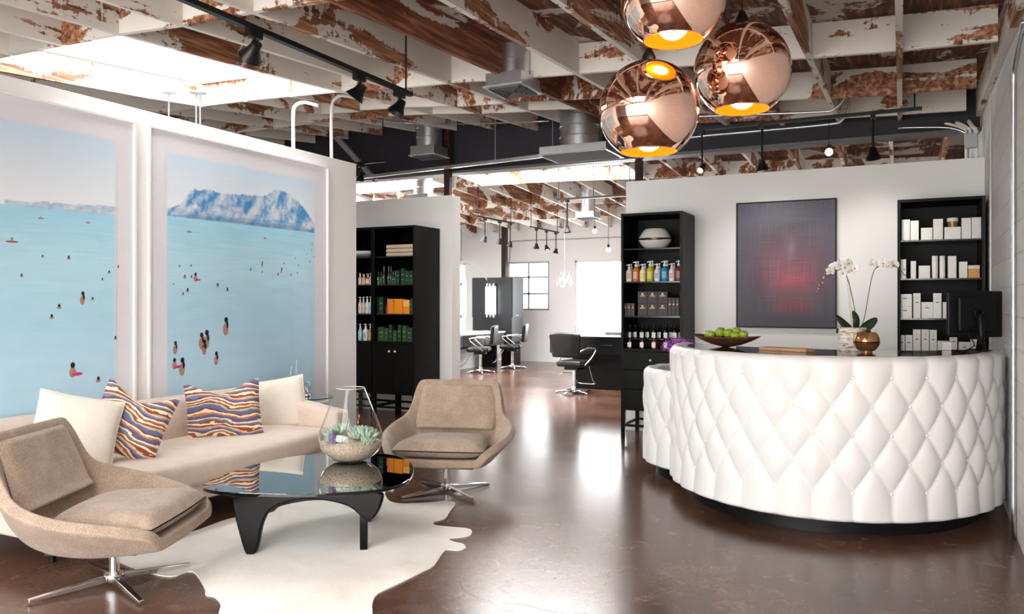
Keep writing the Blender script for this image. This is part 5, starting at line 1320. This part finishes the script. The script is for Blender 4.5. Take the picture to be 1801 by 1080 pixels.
conduit('thin conduit under joist ends left of the copper lamps', [atY(560,190,7.3)+Vector((0,0,0)), atY(690,214,8.6), atY(790,218,8.8), atY(965,213,8.75)], .010)
conduit('conduit bending into a junction box at the top of the right wall', [atY(1580,225,9.0)+Vector((0,0,0)), atY(1650,224,9.0), atY(1680,227,9.0), atY(1700,235,9.0)], .011)
conduit('white pipe rising above the picture partition, left of the pair', [(XL-.09,atX(516,250,XL-.09).y,2.9), atX(516,250,XL-.09), atX(516,200,XL-.09), atX(520,186,XL-.08), atX(535,180,XL+.0), atX(560,186,XL+.1)], .018, M_WHITEP, group='white pipes above the picture partition')
conduit('white pipe rising above the picture partition, right of the pair', [(XL-.09,atX(583,270,XL-.09).y,2.9), atX(583,270,XL-.09), atX(583,195,XL-.09), atX(588,175,XL-.07), atX(603,168,XL+.05), atX(640,176,XL+.1)], .018, M_WHITEP, group='white pipes above the picture partition')
for px,k in ((297,'left'),(345,'middle'),(352,'right')):
    a = atX(px,205,XL-.09); b_ = atX(px,164,XL-.09); o = MB(); o.tube([(a.x,a.y,2.9),tuple(b_)], .006, 6); o.lathe([(.001,0),(.06,.0),(.06,.012),(.001,.02)], c=tuple(b_), n=20); tag(o.build('ceiling_hanger', M_GREYM, None, smooth=True), 'thin grey rod with round plate above the picture partition, %s of three' % k, 'hanger', 'round plate hangers')
# right wall conduit, pipes
def wall_pt(px, py):
    r = ray(px,py); # X = xr(Y)
    t = (.67-.0234*6.34)/(r[0]-.0234*r[1]); return Vector((r[0]*t-.02, r[1]*t, EYE+r[2]*t))
q = wall_pt(1789, 300)
o = MB(); yy = q.y; o.tube(catmull([(xr(yy)-.02,yy,.0),(xr(yy)-.02,yy,1.5),(xr(yy)-.02,yy,2.75),(xr(yy-.1)-.02,yy-.1,3.0),(xr(yy-.5)-.02,yy-.55,3.1)],5,False), .014, 10); tag(o.build('wall_conduit', M_STEEL, None, smooth='all'), 'vertical silver conduit running up the white block wall on the right', 'conduit')
m = MB(); m.tube([(xr(8)-.012,8.0,0),(xr(8)-.012,8.0,3.3)], .009, 8); tag(m.build('wall_pipe', M_WHITEP, None, smooth='all'), 'thin white painted pipe up the right wall beside the cabinet', 'pipe')
for k,(dx,r_) in enumerate(((.06,.02),(.11,.016),(.15,.014))):
    o = MB(); X_ = xr(9.2)-dx; o.tube(catmull([(X_,9.2,2.5),(X_,9.2,3.15),(X_-.03,9.22,3.25),(X_-.06*(k+1),9.3,3.33)],5,False), r_, 8); tag(o.build('painted_pipe', M_WHITEP, None, smooth='all'), 'white painted pipe behind the partition corner, %s from the right wall' % ORD[k], 'pipe', 'pipes at the right wall corner')
o = MB(); p = atY(1708,248,9.1); o.box(-.05,.05,-.03,.03,-.07,.07); o = o.build('junction_box', M_GREYM, None, bevel=.004); o.location = p; tag(o, 'grey junction box high behind the partition at the right wall', 'junction box')

# ================================================================ rear room
M_VINYL = P('black_vinyl', '#08080d', .35, coat=.1)
def salon_chair(label, loc, rz):
    r = thing('salon_chair', label, 'salon chair', loc, rz, 'black salon chairs')
    m = MB()
    m.tube([(0,0,.04),(0,0,.40)], .032, 18); m.tube([(0,0,.03),(0,0,.12)], [.05,.036], 18); m.build('hydraulic_column', M_CHROME, r, smooth=True)
    for k in range(5):
        a = R_(90+72*k); m = MB(); m.tube([(0,0,.055),(.15*math.cos(a),.15*math.sin(a),.045),(.30*math.cos(a),.30*math.sin(a),.022)], [.026,.02,.015], 8); m.ball((.30*math.cos(a),.30*math.sin(a),.016),.016,8); m.build('leg', M_CHROME, r, smooth='all')
    m = MB(); m.box(-.23,.23,-.26,.21,.44,.54); m.build('seat', M_VINYL, r, bevel=.04, seg=4, smooth=True)
    m = MB(); m.box(-.12,.12,-.12,.12,.39,.44); m.build('seat_plate', M_BLACKP, r)
    def bk(u,v):
        a = 2*u-1; b2 = 2*v-1; t = a*.85; wv = .285*(1-.12*(1-v)*1.2)
        return (wv*math.sin(t)/math.sin(.85), .30-.16*(1-math.cos(t))*1.0 + .05*v, 0.60+.40*v-.02*a*a*v)
    m = MB(); m.grid(bk, 16, 10); o = m.build('backrest', M_VINYL, r, smooth='all', solid=.07); md = o.modifiers.new('bev','BEVEL'); md.width=.03; md.segments=3; md.limit_method='ANGLE'
    for s_ in (-1,1):
        m = MB(); m.tube(catmull([(s_*.22,.27,.68),(s_*.29,.12,.74),(s_*.30,-.10,.735),(s_*.30,-.18,.70),(s_*.29,-.05,.58),(s_*.25,.10,.47)],6,False), .014, 8); m.build('armrest', M_CHROME, r, smooth='all')
    m = MB(); m.tube(catmull([(-.16,-.20,.45),(-.16,-.34,.20),(-.16,-.42,.13),(0,-.43,.12),(.16,-.42,.13),(.16,-.34,.20),(.16,-.20,.45)],5,False), .009, 8); m.build('footrest', M_CHROME, r, smooth='all')
    m = MB(); m.tube([(.0,0,.33),(.16,.10,.34),(.20,.12,.31)], .006, 6); m.build('pump_lever', M_CHROME, r)
    return r
p = atZ(1010,692,0); salon_chair('black salon chair seen from behind at the dark right hand station', (p.x,p.y,0), R_(172))
p = atZ(845,655.5,0); salon_chair('black salon chair facing left, nearer of two at the mirror station', (p.x,p.y,0), R_(-72))
p = atZ(901,648,0); salon_chair('black salon chair facing left, farther of two at the mirror station', (p.x,p.y,0), R_(-72))
# right hand station
r = thing('styling_station', 'dark rounded styling station with white top in the rear room', 'counter', (-4.3,13.0,0))
def cap(x0,x1,y0,y1,n=10):
    cy = (y0+y1)/2; ry = (y1-y0)/2; return [(x0+ry+ry*math.cos(PI/2+PI*i/n), cy+ry*math.sin(PI/2+PI*i/n)) for i in range(n+1)]+[(x1,y0),(x1,y1)]
m = MB(); m.prism(cap(-1.30,1.4,-.25,.35), .60,.90); m.build('drawer_band', M_BLKGLOSS, r)
m = MB(); m.prism(cap(-1.32,1.4,-.27,.37), .90,.925); m.build('white_top', P('station_white','#f2f2f2',.3), r)
m = MB(); m.box(-.80,1.4,-.18,.30,0,.60); m.build('base_cabinet', M_EBONY, r)
for x in (-.15,.75):
    m = MB(); m.bar((x-.1,-.262,.76),(x+.1,-.262,.76),.012,.012); m.build('handle', M_CHROME, r)
o = MB(); o.box(-.17,.17,-.08,.08,0,.05); o = o.build('tool_tray', P('tray_grey','#4a4d52',.5), None, bevel=.006); q = atY(1083,585,12.95); o.location=(q.x,12.95,.9265); tag(o,'small dark tray on the white topped rear station','tray')
# left mirror station
m = MB(); m.box(-8.82,-8.70,13.6,16.6,0,.82); o = struct(m.build('wall_low_station', M_WALLF))
r = thing('arched_mirror', 'wide arched frameless mirror above the left rear styling counter', 'mirror', (-8.66,15.0,.83))
poly = [(-1.6,0),(1.6,0)]+[(1.6*math.cos(PI*i/24), .72+.85*math.sin(PI*i/24)) for i in range(25)]
m = MB(); n = len(poly); m.add([(0,a,b2) for a,b2 in poly]+[(-.02,a,b2) for a,b2 in poly], [tuple(range(n)), tuple(range(2*n-1,n-1,-1))]+[(i,n+i,n+(i+1)%n,(i+1)%n) for i in range(n)])
m.build('mirror_glass', P('mirror_silver',(.88,.91,.90),.03,1), r)
m = MB(); m.box(.0,.006,-.42,-.405,0,1.5); m.box(.0,.006,.30,.315,0,1.5); m.build('joint_strip', P('joint_dark','#33363a',.4), r)
r = thing('styling_counter', 'long counter with white top and dark drawers below the arched mirror', 'counter', (-8.45,15.3,0))
m = MB(); m.box(-.24,.22,-1.7,1.2,.78,.81); m.build('white_top', P('station_white','#f2f2f2',.3), r)
for k in range(3):
    a = -1.68+.96*k; m = MB(); m.box(-.24,.20,a,a+.94,.50,.78); d = m.build('drawer', M_BLKGLOSS, r, bevel=.003)
    m = MB(); m.bar((.212,a+.37,.66),(.212,a+.57,.66),.012,.012); m.build('handle', M_CHROME, d)
m = MB(); m.box(-.22,.15,.86,.92,0,.50); m.build('counter_leg', M_EBONY, r)
r = thing('storage_tower', 'tall dark grey storage tower standing beside the arched mirror', 'cabinet', (-8.42,16.9,0))
m = MB(); m.box(-.38,.28,-.25,.35,.55,2.06); m.build('upper_cabinet', P('charcoal_laminate','#1b1d22',.45), r, bevel=.004)
m = MB(); m.box(.0,.24,-.20,.30,.0,.55); m.build('lower_leg', M_EBONY, r)
m = MB(); m.box(.285,.30,-.24,.34,1.12,2.05); d = m.build('door', P('grey_tower_door','#33363c',.5), r); m = MB(); m.box(.300,.304,-.05,.05,1.16,1.18); m.build('badge', M_GREYM, d)
M_TUBE = emis('vanity_tube', (1,1,.97), 7)
for loc,ds,rz0 in (((-8.62,16.57,1.12),'bright vertical vanity light mounted on the dark tower front',0),((-8.605,15.2,1.12),'bright vertical vanity light in front of the arched mirror',PI/2)):
    r = thing('vanity_light', ds, 'wall light', loc, rz0, 'vertical vanity lights')
    for dx in (-.05,.05):
        m = MB(); m.tube([(dx,0,.08),(dx,0,.72)], .036, 16); m.build('light_tube', M_TUBE, r, smooth=True)
        for z in (0,.72):
            m = MB(); m.tube([(dx,0,z),(dx,0,z+.08)], .030, 12); m.build('end_cap', M_CHROME, r, smooth=True)
    m = MB(); m.box(-.09,.09,.03,.05,.03,.77); m.build('back_plate', M_CHROME, r)
conduit('grey conduit running around the top of the rear wall', [(-8.9,YF-.03,1.6),(-8.9,YF-.03,2.7),(-8.85,YF-.03,2.98),(-8.6,YF-.03,3.02),(-6.9,YF-.03,3.02),(-5.6,YF-.03,3.02),(-5.42,YF-.03,2.95),(-5.4,YF-.03,2.6)], .014, M_GREYM, group='grey conduits on the rear wall')
conduit('grey conduit dropping beside the bright right window of the rear wall', [(-3.4,YF-.03,3.05),(-5.0,YF-.03,3.05),(-5.2,YF-.03,2.98),(-5.24,YF-.03,2.6)], .014, M_GREYM, group='grey conduits on the rear wall')
p = atY(884,430,16.3)
m = MB(); m.box(-.06,.06,-.06,.06,0,3.45); o = m.build('post', M_POST); o.location=(p.x-.55,17.5,0); tag(o,'brown timber post standing behind the mirror station in the rear room','post')

def spotlight(loc, tgt, en, size=95, col=(1,.95,.88)):
    l = bpy.data.lights.new('track_spot','SPOT'); l.energy = en; l.spot_size = R_(size); l.spot_blend = .9; l.color = col; l.shadow_soft_size = .08
    o = bpy.data.objects.new('track_spot', l); C.objects.link(o); o.location = loc
    o.rotation_euler = (Vector(tgt)-Vector(loc)).to_track_quat('-Z','Y').to_euler()
spotlight((-1.27,7.95,2.72), (-1.2,8.95,1.6), 12)
spotlight((-.23,7.95,2.72), (-.2,8.95,1.6), 10)
spotlight((-3.42,4.26,2.85), (-5.3,4.9,1.5), 14)
spotlight((-3.42,5.8-1.0,2.85), (-5.4,8.9,1.7), 35)
